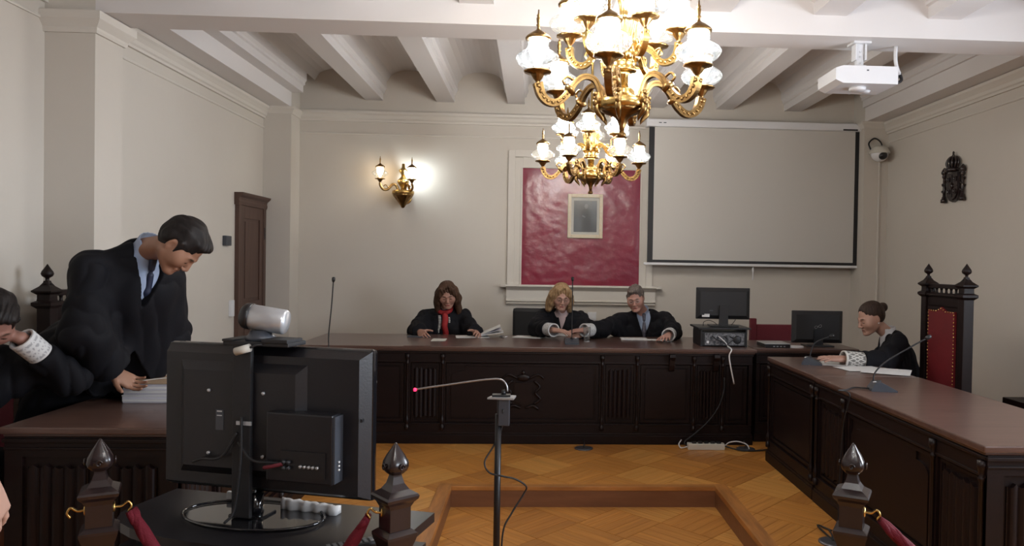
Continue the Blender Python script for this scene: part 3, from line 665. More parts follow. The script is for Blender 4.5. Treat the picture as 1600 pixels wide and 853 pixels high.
# security camera in the right corner
t = thing('security_camera', 'white dome security camera on the wall right of the projection screen', 'camera', (3.62, 7.72, 2.70))
b = MB(); b.lathe([(.105, 0), (.105, .015), (.095, .03), (.08, .06), (.04, .08)], (0, 0, 0), 24, axis='z'); b.box(-.04, .04, -.005, .10, .02, .07)
b.xf(Matrix.Translation((0, -.10, 0))); b.build('camera_body', M['offwhite'], t)
b = MB(); b.ell((0, -.10, .0), (.088, .088, .085), 20, 12); b.build('camera_dome', M['white'], t)
b = MB(); b.ell((.005, -.155, -.025), (.05, .045, .045), 16, 10); b.build('lens_window', M['black'], t)
b = MB(); b.tube(curve_pts([(-.08, -.06, .05), (-.085, -.03, .12), (-.02, -.02, .175), (.05, -.02, .13), (.07, -.015, .04), (.075, -.01, -.02)], 6), .008, 8); b.build('camera_cable', M['black'], t)
b = MB(); b.box(3.655, 3.672, 7.705, 7.72, 1.0, 2.66, .003); tag(b.build('cable_conduit', M['trim']), 'thin cream cable duct running down the wall from the dome camera', 'cable duct')

# projector
t = thing('projector', 'white projector hanging from the ceiling cross beam', 'projector', (1.98, 4.47, 2.60))
b = MB(); b.prism([(-.155, 0), (.18, 0), (.18, .105), (-.155, .105), (-.20, .09), (-.20, .02)], -.14, .14, 'y'); b.xf(Matrix.Rotation(D(0), 4, 'Z')); b.build('projector_body', M['white'], t)
b = MB(); b.lathe([(.045, -.02), (.05, -.012), (.05, 0)], (-.02, -.03, 0), 20).lathe([(.03, -.012), (.035, 0)], (.06, .05, 0), 16); b.build('lens_housing', M['white'], t)
b = MB(); b.box(-.012, .0, -.142, -.139, .075, .082); b.build('indicator', M['grey'], t)
b = MB(); b.box(-.035, .035, -.03, .03, .105, .14, .004); b.box(-.022, .022, -.018, .018, .13, .27, .004); b.box(-.035, -.025, -.03, .03, .17, .28); b.box(.025, .035, -.03, .03, .17, .28); b.box(-.055, .055, -.05, .05, .268, .28)
for q in (.155, .19, .22): b.lathe([(.006, 0), (.006, .004)], (0, -.022, q), 8, axis='y')
b.build('ceiling_mount', M['white'], t)
b = MB(); b.tube(curve_pts([(.18, 0, .05), (.235, .01, .045), (.28, .02, .065), (.275, .03, .11)], 6), .009, 8); b.tube(curve_pts([(.18, .02, .06), (.23, .02, .065), (.265, .03, .085), (.272, .03, .115)], 6), .007, 8); b.build('cable', M['black'], t)
b = MB(); b.tube(curve_pts([(.275, .03, .10), (.26, .04, .15), (.25, .04, .20), (.25, .04, .28)], 6), .011, 8); b.build('cable_sleeve', M['white'], t)

# carved coat of arms on the right wall
t = thing('carved_emblem', 'dark carved wooden coat of arms high on the right wall', 'coat of arms', (XR, 6.43, 2.10))
def rw(b):
    b.v = [(x, min(y, -.001), z) for x, y, z in b.v]; return b.xf(Matrix(((0, 1, 0, 0), (-1, 0, 0, 0), (0, 0, 1, 0), (0, 0, 0, 1))))   # local x runs towards the camera, y into the wall
b = MB(); sh = [(-.10, .26), (.10, .26), (.105, .10), (.09, .05), (.05, .01), (0, -.005), (-.05, .01), (-.09, .05), (-.105, .10)]
b.prism(sh, -.03, 0); b.prism([(x*.85, .02+(z-.0)*.9) for x, z in sh], -.04, -.03)
b.box(-.004, .004, -.046, -.04, .04, .24); b.box(-.085, .085, -.046, -.04, .135, .143); b.ell((0, -.045, .14), (.022, .012, .028))
for (u, v) in ((-.05, .20), (.05, .20), (-.045, .09), (.045, .09)): b.box(u-.022, u+.022, -.05, -.04, v-.022, v+.022, .008); b.ell((u, -.05, v), (.012, .01, .018))
rw(b).build('shield', M['post'], t)
b = MB(); b.lathe([(.06, 0), (.07, .004), (.07, .03), (.06, .034)], (0, -.03, .265), 16)
for k in range(7):
    a = PI*k/6; b.tube(curve_pts([(.062*math.cos(a), -.03-.03*math.sin(a), .295), (.088*math.cos(a), -.03-.04*math.sin(a), .35), (.05*math.cos(a), -.03-.02*math.sin(a), .395), (0, -.03, .40)], 4), .010, 6)
b.ell((0, -.025, .345), (.07, .03, .05)); b.ell((0, -.03, .41), (.016, .012, .016)); b.box(-.005, .005, -.035, -.025, .42, .45); b.box(-.012, .012, -.035, -.025, .432, .440)
rw(b).build('crown', M['post'], t)
for s in (-1, 1):
    b = MB(); b.lathe([(.030, 0), (.030, .03), (.022, .035), (.020, .05), (.014, .06), (.013, .22), (.020, .23), (.022, .245), (.016, .25), (.026, .262), (.030, .275), (.020, .30), (.006, .32)], (s*.145, -.025, 0), 12)
    for k in range(18): pass
    b.tube([(s*.145+.020*math.cos(q*1.1), -.025-.020*math.sin(q*1.1), .08+q*.011) for q in range(13)], .008, 5)
    rw(b).build('pillar', M['post'], t)

# ------------------------------------------------------------------ tall throne chairs, other seats
def onion(b, c, s=1, n=16, sq=0):
    b.lathe([(.028*s, 0), (.016*s, .012*s), (.011*s, .03*s), (.012*s, .04*s), (.030*s, .052*s), (.036*s, .066*s), (.031*s, .082*s), (.016*s, .104*s), (.006*s, .12*s), (.001, .128*s)], c, n, sq=sq)
def throne(label, loc, rz):
    """local: seat faces -y, back at y=0; total height 1.52"""
    t = thing('throne_chair', label, 'chair', loc, rz, 'tall carved chairs')
    for s in (-1, 1):
        b = MB(); x = s*.235; b.box(x-.032, x+.032, -.035, .035, 0, 1.375, .004); b.lathe([(.034, 1.295), (.052, 1.312), (.052, 1.328), (.034, 1.338), (.034, 1.345)], (x, 0, 0), sq=4)
        b.lathe([(.034, 1.37), (.052, 1.385), (.052, 1.392), (.026, 1.415), (.014, 1.435), (.012, 1.445)], (x, 0, 0), sq=4); onion(b, (x, 0, 1.425), .86)
        b.build('back_post', M['dark'], t)
        b = MB(); b.box(x-.03, x+.03, -.36, -.31, 0, .60, .004); b.build('leg', M['dark'], t)
        b = MB(); b.box(x-.035, x+.035, -.37, -.03, .60, .645, .01); b.build('armrest', M['dark'], t)
    b = MB(); b.box(-.21, .21, -.02, .02, 1.235, 1.31); b.box(-.26, .26, -.045, .045, 1.308, 1.322, .004); b.box(-.21, .21, -.015, .015, 1.32, 1.33); b.box(-.21, .21, -.022, .022, 1.362, 1.392, .004)
    b.box(-.21, .21, -.02, .02, .40, .47); b.box(-.21, -.165, -.02, .02, .47, 1.24); b.box(.165, .21, -.02, .02, .47, 1.24); b.prism([(-.165, 1.24), (-.165, 1.21), (-.15, 1.205), (-.05, 1.21), (0, 1.235), (.05, 1.21), (.15, 1.205), (.165, 1.21), (.165, 1.24)], -.02, .02)
    b.build('back_frame', M['dark'], t)
    for k in range(7):
        x = -.18+k*.06; MB().lathe([(.016, 1.325), (.010, 1.331), (.008, 1.345), (.010, 1.358), (.016, 1.365)], (x, 0, 0), 8).build('baluster', M['dark'], t)
    b = MB(); pts = [(-.165, .47), (.165, .47), (.165, 1.21), (.15, 1.205), (.05, 1.21), (0, 1.235), (-.05, 1.21), (-.15, 1.205), (-.165, 1.21)]
    b.prism(pts, -.035, .01); bp = b.build('back_cushion', M['redup'], t)
    b = MB(); per = [(-.16, .50+.0245*k) for k in range(29)]+[(.16, .50+.0245*k) for k in range(29)]+[(-.15+.03*k, 1.203+.02*max(0, 1-abs(k-5)/2)) for k in range(11)]
    for (x, z) in per: b.ell((x, -.036, z), (.006, .005, .006), 6, 4)
    q = b.build('upholstery_nails', M['brass'], bp); q['kind'] = 'stuff'
    MB().box(-.20, .20, -.35, .0, .42, .47, .01).build('seat_frame', M['dark'], t); MB().box(-.19, .19, -.34, -.03, .465, .52, .02).build('seat', M['redup'], t)
    return t
throne('tall carved dark wooden chair with red back beside the right wall, behind the seated woman', (2.85, 4.96, 0), -PI/2)
th2 = throne('tall carved dark chair largely hidden behind the standing man', (-2.62, 4.33, -.09), PI/2)

# low red chair behind the far screen
t = thing('low_back_chair', 'low red chair between the two computer screens at the back', 'chair', (2.45, 7.35, 0))
b = MB(); b.box(-.26, -.20, -.03, .03, 0, .965, .004); b.build('back_post', M['officered'], t)
b = MB(); b.box(.44, .50, -.03, .03, 0, .965, .004); b.build('back_post', M['officered'], t)
MB().box(-.20, .44, -.02, .02, .50, .905, .008).build('backrest', M['officered'], t); MB().box(-.24, .48, -.50, -.02, .42, .48, .01).build('seat', M['officered'], t)
for x in (-.22, .46): MB().box(x-.025, x+.025, -.50, -.45, 0, .42, .004).build('leg', M['officered'], t)

def office_chair(label, loc, rz, bw=.25, bh=.98, group='dark swivel chairs'):
    t = thing('office_chair', label, 'chair', loc, rz, group)
    b = MB(); b.box(-bw, bw, -.04, .04, .55, bh, .035); b.build('backrest', M['blackm'], t)
    b = MB(); b.box(-.25, .25, -.50, -.02, .42, .49, .03); b.build('seat', M['blackm'], t)
    MB().lathe([(.03, .05), (.03, .42)], (0, -.26, 0), 12).build('column', M['black'], t)
    MB().box(-.03, .03, -.03, .0, .44, .60).build('back_bracket', M['black'], t)
    for k in range(5):
        a = 2*PI*k/5; b = MB(); b.tube([(0, -.26, .08), (.27*math.cos(a), -.26+.27*math.sin(a), .055)], [.022, .014], 8); b.ell((.27*math.cos(a), -.26+.27*math.sin(a), .028), (.02, .02, .028)); b.build('leg', M['black'], t)
    return t

# low dark bench along the right wall
t = thing('wall_bench', 'dark wooden bench end by the right wall behind the near desk', 'bench', (3.50, 4.14, 0))
MB().box(-.18, .26, -.75, .90, .55, .60, .005).build('bench_top', M['dark'], t); 
for y in (-.72, .85): MB().box(-.16, .24, y, y+.04, 0, .55).build('leg', M['dark'], t)
MB().box(-.14, .22, -.6, .8, .30, .34).build('shelf', M['dark'], t)

# ------------------------------------------------------------------ posts and velvet ropes of the barrier
def post(label, x, y, rz, hooks):
    t = thing('barrier_post', label, 'post', (x, y, LOW), rz, 'barrier posts')
    h = 0.0
    b = MB(); b.lathe([(.046, 0), (.046, .10), (.038, .115), (.033, .13), (.033, .845), (.036, .855), (.041, .870), (.045, .885), (.045, .892), (.033, .902)], sq=4); b.build('shaft', M['post'], t)
    b = MB(); b.lathe([(.031, .90), (.031, .962), (.035, .970), (.037, .975), (.046, .985), (.048, .993), (.045, .999), (.028, 1.010), (.018, 1.026), (.013, 1.045), (.012, 1.058)], sq=4); b.build('capital', M['post'], t)
    # bud finial: four leaves with raised ridges
    pr = [(.016, 1.048), (.028, 1.053), (.040, 1.062), (.045, 1.073), (.042, 1.086), (.030, 1.104), (.016, 1.120), (.007, 1.131), (.002, 1.136)]
    m = 32; vs = []
    for r, z in pr:
        for i in range(m):
            a = 2*PI*i/m; q = r*(.90+.13*abs(math.cos(2*(a-PI/4)))**3); vs.append((q*math.cos(a), q*math.sin(a), z))
    fs = [(j*m+i, j*m+(i+1) % m, (j+1)*m+(i+1) % m, (j+1)*m+i) for j in range(len(pr)-1) for i in range(m)]; fs += [tuple(range(m-1, -1, -1)), tuple((len(pr)-1)*m+i for i in range(m))]
    b = MB().add(vs, fs, True)
    for k in range(4):
        a = k*PI/2; c, s = math.cos(a), math.sin(a); sp = []
        for q in range(14): u = q/13*2.2*PI; rr = .011*(1-q/16); sp.append((.045*c-s*rr*math.cos(u), .045*s+c*rr*math.cos(u), 1.074+rr*math.sin(u)))
        b.tube(sp, .0028, 5)
    b.xf(Matrix.Diagonal((.80, .80, 1, 1))).build('finial', M['post'], t)
    for a in hooks:
        b = MB(); c, s = math.cos(a), math.sin(a); b.lathe([(.014, 0), (.014, .004), (.008, .006)], (0, 0, 0), 12, axis='x'); b.xf(Matrix.Rotation(a, 4, 'Z') @ Matrix.Translation((.045, 0, .945)))
        b.tube(curve_pts([(.045*c, .045*s, .945), (.065*c, .065*s, .945), (.080*c, .080*s, .955), (.088*c, .088*s, .942), (.080*c, .080*s, .928)], 5), .0035, 6)
        b.xf(Matrix.Translation((-.014*c, -.014*s, 0))).build('rope_hook', M['brass'], t)
    return t
pl = at(156, 800, Y=2.05); pm = at(617, 800, Y=2.02); pr_ = at(1331, 800, Y=2.04)
post('carved dark post in front of the left desk, left end of a velvet rope', pl.x, 2.05, D(25), (D(0), D(180)))
post('carved dark post at the right corner of the television table', pm.x, 2.02, D(40), (D(140),))
post('carved dark post in front of the right desk', pr_.x, 2.04, D(-30), (D(0),))
def rope(label, a, c, sag, mid=False):
    t = MB(); P = []
    a, c = Vector(a), Vector(c); n = 60; dirv = (c-a)
    for i in range(n+1):
        u = i/n; P.append(a+dirv*u-Vector((0, 0, 4*sag*u*(1-u))))
    t.tube(P, [.010+.008*min(1, i/3, (n-i)/3) for i in range(n+1)], 10)
    # two twisted strands laid round the core
    side = Vector((-dirv.y, dirv.x, 0)).normalized()
    for ph in (0, PI):
        Q = [p+side*.012*math.cos(i*.9+ph)+Vector((0, 0, .012*math.sin(i*.9+ph))) for i, p in enumerate(P)]
        t.tube(Q, .009, 6)
    return tag(t.build('barrier_rope', M['rope']), label, 'rope', 'velvet barrier ropes')
hk = lambda p, a, r=.074, z=.93: (p[0]+r*math.cos(a), p[1]+r*math.sin(a), LOW+z)
rope('dark red velvet rope hanging between the left and middle posts', hk((pl.x, 2.05), D(25)), hk((pm.x, 2.02), D(180)), .30)
rope('dark red velvet rope leaving the right post towards the right edge', hk((pr_.x, 2.04), D(-30)), (2.35, 1.75, LOW+.93), .35)

# ------------------------------------------------------------------ television, its table, webcam, remote
TY = 2.40; ta = D(-15)
tb = thing('television_table', 'black two-tier table with a curved front carrying the television', 'table', (-.84, 2.36, LOW), ta)
def dshape(w, d0, d1, n=18):
    pts = [(-w, d0), (w, d0)]
    for k in range(n+1): a = -PI*k/n*1.0; pts.append((w*math.cos(a)*1.0, -.02+d1*math.sin(a)*(-1)*-1))
    return pts
def dtop(z0, z1, w, back, front):
    pts = [(w, back), (-w, back), (-w, 0)]
    for k in range(1, 16): a = PI*k/16; pts.append((-w*math.cos(a), -front*math.sin(a)**.8))
    pts.append((w, 0)); return MB().prism(pts, z0, z1, 'z')
dtop(.775, .805, .49, .20, .22).build('tabletop', M['sheet'], tb)
dtop(.690, .712, .47, .18, .30).build('lower_shelf', M['sheet'], tb)
dtop(.20, .222, .45, .18, .20).build('lower_shelf', M['sheet'], tb)
for x in (-.40, .40): MB().box(x-.03, x+.03, -.05, .16, .0, .775, .004).build('leg', M['black'], tb)
tv = thing('television', 'black flat television seen from behind on the curved table', 'television', (-.86, 2.40, LOW+.805), ta)
W2, H2 = .372, .478; zb = .068
b = MB(); b.box(-W2, W2, .02, .05, zb, zb+H2, .012); b.build('bezel', M['gloss'], tv)
b = MB()   # back shell: bevelled tray narrowing towards the viewer
def tray(x0, x1, z0, z1, y0, y1, ins):
    vs = [(x0, y0, z0), (x1, y0, z0), (x1, y0, z1), (x0, y0, z1), (x0+ins, y1, z0+ins), (x1-ins, y1, z0+ins), (x1-ins, y1, z1-ins), (x0+ins, y1, z1-ins)]
    return [vs, [(0, 1, 2, 3), (7, 6, 5, 4), (0, 4, 5, 1), (1, 5, 6, 2), (2, 6, 7, 3), (3, 7, 4, 0)]]
b.add(*tray(-W2+.006, W2-.006, zb+.006, zb+H2-.006, .022, -.022, .022)); b.add(*tray(-.29, .17, zb+.06, zb+H2-.05, -.020, -.045, .03))
b.build('back_shell', M['tvback'], tv)
b = MB(); b.box(.06, .285, -.075, -.02, zb+.07, zb+.285, .006); b.build('connector_box', M['tvback'], tv)
b = MB(); b.box(.285, .292, -.07, -.02, zb+.075, zb+.28); b.build('side_inputs', M['grey'], tv)
b = MB(); b.box(.115, .265, -.079, -.073, zb+.09, zb+.17); b.build('connector_bay', M['black'], tv)
for k in range(5): MB().lathe([(.005, 0), (.005, -.008)], (.185+k*.014, -.080, zb+.125), 8, axis='y').build('socket', M['silver'], tv)
for k in range(4): MB().lathe([(.006, 0), (.006, -.010)], (.130+(k % 2)*.016, -.080, zb+.118+(k//2)*.018), 8, axis='y').build('socket', M['grey'], tv)
for k in range(3): MB().lathe([(.0035, 0), (.0035, .004)], (.293, -.05, zb+.115+k*.012), 8, axis='x').build('side_jack', M['ledw'], tv)
b = MB(); b.tube(curve_pts([(.125, -.085, zb+.13), (.10, -.10, zb+.125), (.07, -.10, zb+.118)], 5), .006, 6); b.build('red_plug', M['officered'], tv)
for (x, z) in ((-.165, .335), (.03, .335), (-.165, .135), (.03, .135)): MB().lathe([(.0055, 0), (.0055, -.006), (.002, -.007)], (x, -.045 if x < .1 else -.02, zb+z), 10, axis='y').build('mounting_screw', M['silver'], tv)
b = MB(); b.box(-.14, -.112, -.047, -.044, zb+.21, zb+.275); b.build('rating_plate', M['grey'], tv)
b = MB(); b.box(-.135, -.117, -.0482, -.0468, zb+.268, zb+.272); b.box(-.135, -.117, -.0482, -.0468, zb+.255, zb+.258); b.build('rating_text', M['silver'], tv)
b = MB(); b.box(-.07, -.005, -.062, -.046, zb-.06, zb+H2+.01, .004); b.build('bracket_strip', M['blackm'], tv)
b = MB(); b.box(-.052, .0, -.066, -.061, zb+.235, zb+.247); b.build('silver_tag', M['silver'], tv)
b = MB(); b.box(W2-.019, W2-.012, -.03, -.018, zb+.26, zb+.27); b.build('shell_clip', M['black'], tv)
for q in range(3):
    b = MB(); pts = [[(-.03, -.07, .33), (-.02, -.085, .20), (-.03, -.10, .05), (-.05, -.12, .01)], [(-.04, -.07, .25), (.02, -.09, .205), (.08, -.09, .20), (.12, -.085, .20)], [(-.045, -.07, .28), (-.10, -.07, .20), (-.18, -.06, .185), (-.22, -.05, .17)]][q]
    b.tube(curve_pts(pts, 8), .0045, 6); b.build('cable', M['blackm'], tv)
b = MB(); b.lathe([(.03, .012), (.026, .03), (.028, .07)], (-.03, .0, 0), 20); b.build('stand_neck', M['gloss'], tv)
b = MB(); pts = [(.24*math.cos(a)-.02, .13*math.sin(a)-.02, .008) for a in [2*PI*k/40 for k in range(41)]]; b.tube(pts, .0045, 8); b.box(-.09, .03, -.05, .03, 0, .012, .004); b.build('stand_ring', M['gloss'], tv)
b = MB(); pts = [(.24*math.cos(a)*.95-.02, .13*math.sin(a)*.93-.02) for a in [2*PI*k/40 for k in range(40)]]; b.prism(pts, 0, .005, 'z'); b.build('stand_plate', M['gloss'], tv)
# crumpled plastic sleeve behind the foot
t = MB(); pts = []; n = 20
for i in range(n+1):
    x = -.02+.20*i/n
    for j, (y, z) in enumerate(((0, 0), (0, .034), (.012, .040), (.03, .03), (.03, 0))): pts.append((x, y+.004*math.sin(i*1.3), z*(1-.25*i/n)+.002*math.sin(i*2.1+j)*(z > 0)))
t.add(pts, [(i*5+j, (i+1)*5+j, (i+1)*5+(j+1) % 5, i*5+(j+1) % 5) for i in range(n) for j in range(5)]+[(0, 1, 2, 3, 4), (n*5+4, n*5+3, n*5+2, n*5+1, n*5)], True)
o = t.build('plastic_bag', M['paper']); o.matrix_world = Matrix.Translation((-.80, 2.44, LOW+.8055)) @ Matrix.Rotation(ta, 4, 'Z'); tag(o, 'crumpled whitish plastic packet under the television', 'packet')
t = MB(); t.box(-.05, .05, 0, .012, 0, .032, .003); o = t.build('small_box', M['paper']); o.matrix_world = Matrix.Translation((-.985, 2.53, LOW+.8055)) @ Matrix.Rotation(ta, 4, 'Z'); tag(o, 'small white carton left of the television foot', 'box')

# webcam on a platform on top of the television
wc = thing('video_camera', 'silver and black cylindrical conference camera on top of the television', 'camera', (-.868, 2.388, LOW+.805+zb+H2+.002), ta)
b = MB(); b.box(-.10, .13, -.05, .05, .004, .018, .004); b.box(-.10, -.06, -.055, .055, .016, .024, .003); b.box(.04, .13, -.055, .03, .016, .028, .003); b.build('platform', M['blackm'], wc)
b = MB(); b.lathe([(.045, .018), (.045, .030), (.038, .036), (.03, .05)], (.0, 0, 0), 20); b.build('swivel_base', M['grey'], wc)
R = Matrix.Translation((0, 0, .088)) @ Matrix.Rotation(D(14), 4, 'Z') @ Matrix.Rotation(D(9), 4, 'Y')
b = MB(); b.lathe([(.036, -.035), (.040, -.030), (.040, .075), (.036, .082), (.0, .083)], n=28, axis='x'); b.xf(R); b.build('camera_barrel', M['silver'], wc)
b = MB(); b.lathe([(.0, -.062), (.030, -.060), (.040, -.050), (.042, -.040), (.042, -.028)], n=28, axis='x'); b.xf(R); b.build('camera_front', M['black'], wc)
b = MB(); b.lathe([(.018, -.064), (.022, -.060)], n=20, axis='x'); b.xf(R); b.build('lens', M['gloss'], wc)
b = MB(); b.tube([(-.035, -.075, -.012), (.012, -.07, .002)], .0125, 12); b.build('cable_adapter', M['offwhite'], wc)
b = MB(); b.tube(curve_pts([(.012, -.07, .002), (.03, -.06, .01), (.04, -.05, .01)], 5), .004, 6); b.build('adapter_cable', M['blackm'], wc)

# remote control
rc = thing('remote_control', 'dark remote control with grey buttons at the right of the television table', 'remote control', (-.50, 2.13, LOW+.8055), D(28))
b = MB(); b.box(-.095, .095, -.022, .022, 0, .016, .006); b.build('handset', M['black'], rc)
for i in range(9):
    for j in range(3): MB().box(-.08+i*.017, -.07+i*.017, -.015+j*.012, -.007+j*.012, .0155, .018).build('button', M['steel'], rc)

# ------------------------------------------------------------------ microphone stand in the recess
ms = thing('microphone_stand', 'black microphone stand with a long bent gooseneck in front of the judges desk', 'microphone stand', (-.155, 3.40, LOW))
b = MB(); b.lathe([(.15, 0), (.15, .012), (.03, .022), (.02, .03)], n=28); b.build('stand_base', M['black'], ms)
b = MB(); b.lathe([(.016, .02), (.0145, .93)], (.0, 0, 0), 14); b.build('mast', M['black'], ms)
b = MB(); b.box(.0, .052, -.028, .028, .88, 1.005, .004); b.box(-.006, .01, -.02, .02, .93, 1.0); b.build('junction_box', M['grey'], ms)
b = MB(); b.prism([(-.05, -.04), (.07, -.055), (.08, .02), (-.02, .045)], 1.005, 1.013, 'z'); b.build('mount_plate', M['silver'], ms)
b = MB(); b.box(-.03, .055, -.025, .02, 1.013, 1.022, .003); b.lathe([(.012, 1.02), (.008, 1.04)], (.022, 0, 0), 10); b.build('plate_clip', M['black'], ms)
g = [at(x, y, Y=3.4) for x, y in ((793, 612), (791, 601), (783, 593), (765, 592.5), (735, 596), (700, 601), (665, 606), (652, 608))]
b = MB(); b.tube([p-Vector(ms.location) for p in curve_pts(g, 5)], .0042, 8); b.build('gooseneck', M['steel'], ms)
p = at(648, 608.8, Y=3.4)-Vector(ms.location); b = MB(); b.lathe([(.006, -.005), (.008, -.003), (.008, .005), (.004, .009)], tuple(p), 14, axis='x'); b.build('microphone_head', M['redled'], ms)
cb = [at(x, y, Y=3.37) for x, y in ((786, 640), (783, 672), (770, 700), (757, 722), (765, 736), (785, 741), (806, 748), (822, 762), (818, 775), (800, 802), (786, 830), (783, 900))]
cb = [Vector((p.x, p.y+.03*math.sin(i), p.z)) for i, p in enumerate(cb)]
b = MB(); b.tube([p-Vector(ms.location) for p in curve_pts(cb, 7)], .0042, 6); b.build('cable', M['blackm'], ms)

# ------------------------------------------------------------------ desk microphones
def desk_mic(label, loc, rz, neck, lean=0, wdt=.06, blue=False):
    t = thing('desk_microphone', label, 'microphone', loc, rz, 'gooseneck desk microphones')
    b = MB()
    if blue: b.prism([(-.055, 0), (.085, 0), (.085, .008), (.0, .052), (-.030, .050), (-.055, .012)], -.055, .055, 'y'); b.build('base', M['grey'], t)
    else: b.prism([(-.075, 0), (.075, 0), (.075, .014), (.02, .042), (-.02, .050), (-.05, .044), (-.075, .014)], -wdt, wdt, 'x'); b.build('base', M['grey'], t)
    MB().lathe([(.014, 0), (.014, .006), (.010, .009)], (0, .02, .047), 12).build('neck_socket', M['black'], t)
    MB().lathe([(.010, 0), (.010, .004)], (-.035 if not blue else -.028, -.01, .047), 12).build('talk_button', M['white'], t)
    pts = curve_pts([Vector(p) for p in neck], 8)
    b = MB(); b.tube(pts, .0045, 8); b.build('gooseneck', M['blackm'], t)
    d = (pts[-1]-pts[-2]).normalized(); b = MB(); b.tube([pts[-1], pts[-1]+d*.012, pts[-1]+d*.03, pts[-1]+d*.036], [.008, .012, .012, .006], 10); b.build('microphone_head', M['black'], t)
    return t
c = at(893, 531, Y=6.35, )
desk_mic('desk microphone with an upright neck in front of the blonde woman', (c.x, 6.33, .8), D(180), [(0, .02, .05), (0, .02, .15), (0, .01, .40), (0, 0, .54)])
desk_mic('desk microphone with an upright neck rising behind the television', (-1.485, 5.40, .8), 0, [(0, .02, .05), (.0, .02, .15), (.02, .01, .35), (.034, 0, .53)])
c1 = at(1265, 569, Z=.8); q = at(1290, 535, Y=c1.y)-c1
desk_mic('far grey wedge microphone on the right desk, by the woman with the lace cuff', (c1.x, c1.y, .8), D(-20), [(0, .02, .05), (.02, .02, .13), (.06, .02, .17), (.13, .02, .20)], blue=True)
c2 = at(1374, 610, Z=.8)
desk_mic('near grey wedge microphone with its long neck leaning to the right', (c2.x, c2.y, .8), D(-12), [(-.03, .02, .05), (-.02, .02, .10), (.04, .02, .165), (.15, .02, .24), (.245, .02, .30)], blue=True)
b = MB(); b.tube(curve_pts([(c2.x-.05, c2.y+.02, .808), (c2.x-.12, c2.y+.06, .806), (c2.x-.20, c2.y-.02, .805), (c2.x-.26, c2.y-.05, .806), (RX-.05, c2.y-.1, .79), (RX-.06, c2.y-.05, .62), (RX-.055, c2.y, .3), (RX-.06, c2.y, .02)], 6), .004, 6); tag(b.build('microphone_cable', M['blackm']), 'black cable from the near desk microphone over the desk edge', 'cable')

# ------------------------------------------------------------------ computers on the far desks
pc = thing('desktop_computer', 'black desktop computer lying flat with its cabled grey rear side out', 'computer', (at(1132, 530, Y=6.2).x, 6.22, .8))
b = MB(); b.box(-.19, .19, 0, .36, .004, .125, .006); b.build('computer_case', M['black'], pc)
MB().box(-.165, .175, -.004, .004, .014, .115).build('rear_plate', M['pcback'], pc)
for k in range(5): MB().box(-.15+k*.028, -.13+k*.028, -.008, -.003, .03+(k % 2)*.035, .05+(k % 2)*.035).build('port', M['ledw'] if k == 0 else M['grey'], pc)
MB().box(.015, .022, -.008, -.003, .03, .10).build('expansion_slot', M['black'], pc); MB().lathe([(.035, 0), (.035, -.004), (.028, -.006)], (.115, -.004, .06), 20, axis='y').build('fan_grille', M['black'], pc)
for q in range(4):
    b = MB(); x = -.10+q*.05; b.tube(curve_pts([(x, -.005, .09), (x+.02, -.05, .07), (.0+q*.006, -.07, .03), (.01, -.075, -.02)], 6), .0045, 6); b.build('cable', M['blackm'] if q != 1 else M['white'], pc)
b = MB(); b.box(-.225, .225, -.03, .33, .150, .165, .003); 
for s in (-.2, .19): b.box(s, s+.012, 0, .3, 0, .151)
o = b.build('monitor_shelf', M['black']); o.location = pc.location; tag(o, 'thin black shelf above the desktop computer under the tall monitor', 'shelf')
def monitor(label, loc, rz, w, h, zlow, marks):
    t = thing('monitor', label, 'monitor', loc, rz, 'black monitors seen from behind')
    MB().box(-w/2, w/2, .012, .03, zlow, zlow+h, .006).build('bezel', M['black'], t)
    b = MB(); b.add(*tray(-w/2+.004, w/2-.004, zlow+.004, zlow+h-.004, .014, -.012, .03)); b.build('back_shell', M['blackm'], t)
    b = MB(); b.prism([(-.035, zlow+.12), (.035, zlow+.12), (.04, .012), (-.04, .012)], -.035, -.012); b.box(-.12, .12, -.09, .09, 0, .012, .004); b.build('stand', M['black'], t)
    return t
m1 = monitor('black monitor seen from behind standing above the desktop computer', (at(1130, 500, Y=6.33).x, 6.34, .8+.166), D(-3), .47, .275, .06, 0)
for (x0, x1, z0, z1) in ((-.165, -.12, .098, .106), (-.185, -.12, .080, .096)): MB().box(x0, x1, -.0145, -.011, z0, z1).build('sticker', M['ledw'], m1)
MB().box(-.12, -.09, -.0142, -.0115, .13, .14).build('brand_plate', M['grey'], m1)
b = MB(); b.tube(curve_pts([(-.17, .0, .0), (-.165, 0, .035), (-.12, 0, .05), (-.07, 0, .03), (-.04, 0, .0)], 6), .003, 6); b.tube(curve_pts([(.06, 0, .0), (.09, 0, .03), (.11, 0, .06)], 6), .003, 6); b.build('cable', M['blackm'], m1)
m2 = monitor('black monitor with a small looped mark on its back, on the far right desk', (at(1278, 520, Y=6.35).x, 6.36, .8), D(-2), .45, .285, .025, 0)
mb = MB(); pts = [(.022*math.sin(a)/(1+math.cos(a)**2)*1.4, -.0135, .172+.022*math.sin(a)*math.cos(a)/(1+math.cos(a)**2)*1.4+.3*.022*math.sin(a)) for a in [2*PI*k/36 for k in range(37)]]; mb.tube(pts, .0016, 5); mb.build('looped_mark', M['steel'], m2)
lt = thing('laptop', 'closed black laptop and dock below the low red chair', 'laptop', (at(1210, 540, Y=6.3).x, 6.28, .8))
MB().box(-.12, .10, -.10, .14, .0, .03, .004).build('laptop_body', M['black'], lt); MB().box(-.125, .10, -.105, .14, .0305, .036, .002).build('laptop_lid', M['silver'], lt)
for k in range(4): MB().box(-.05+k*.03, -.035+k*.03, -.103, -.0995, .008, .016).build('port', M['silver'], lt)
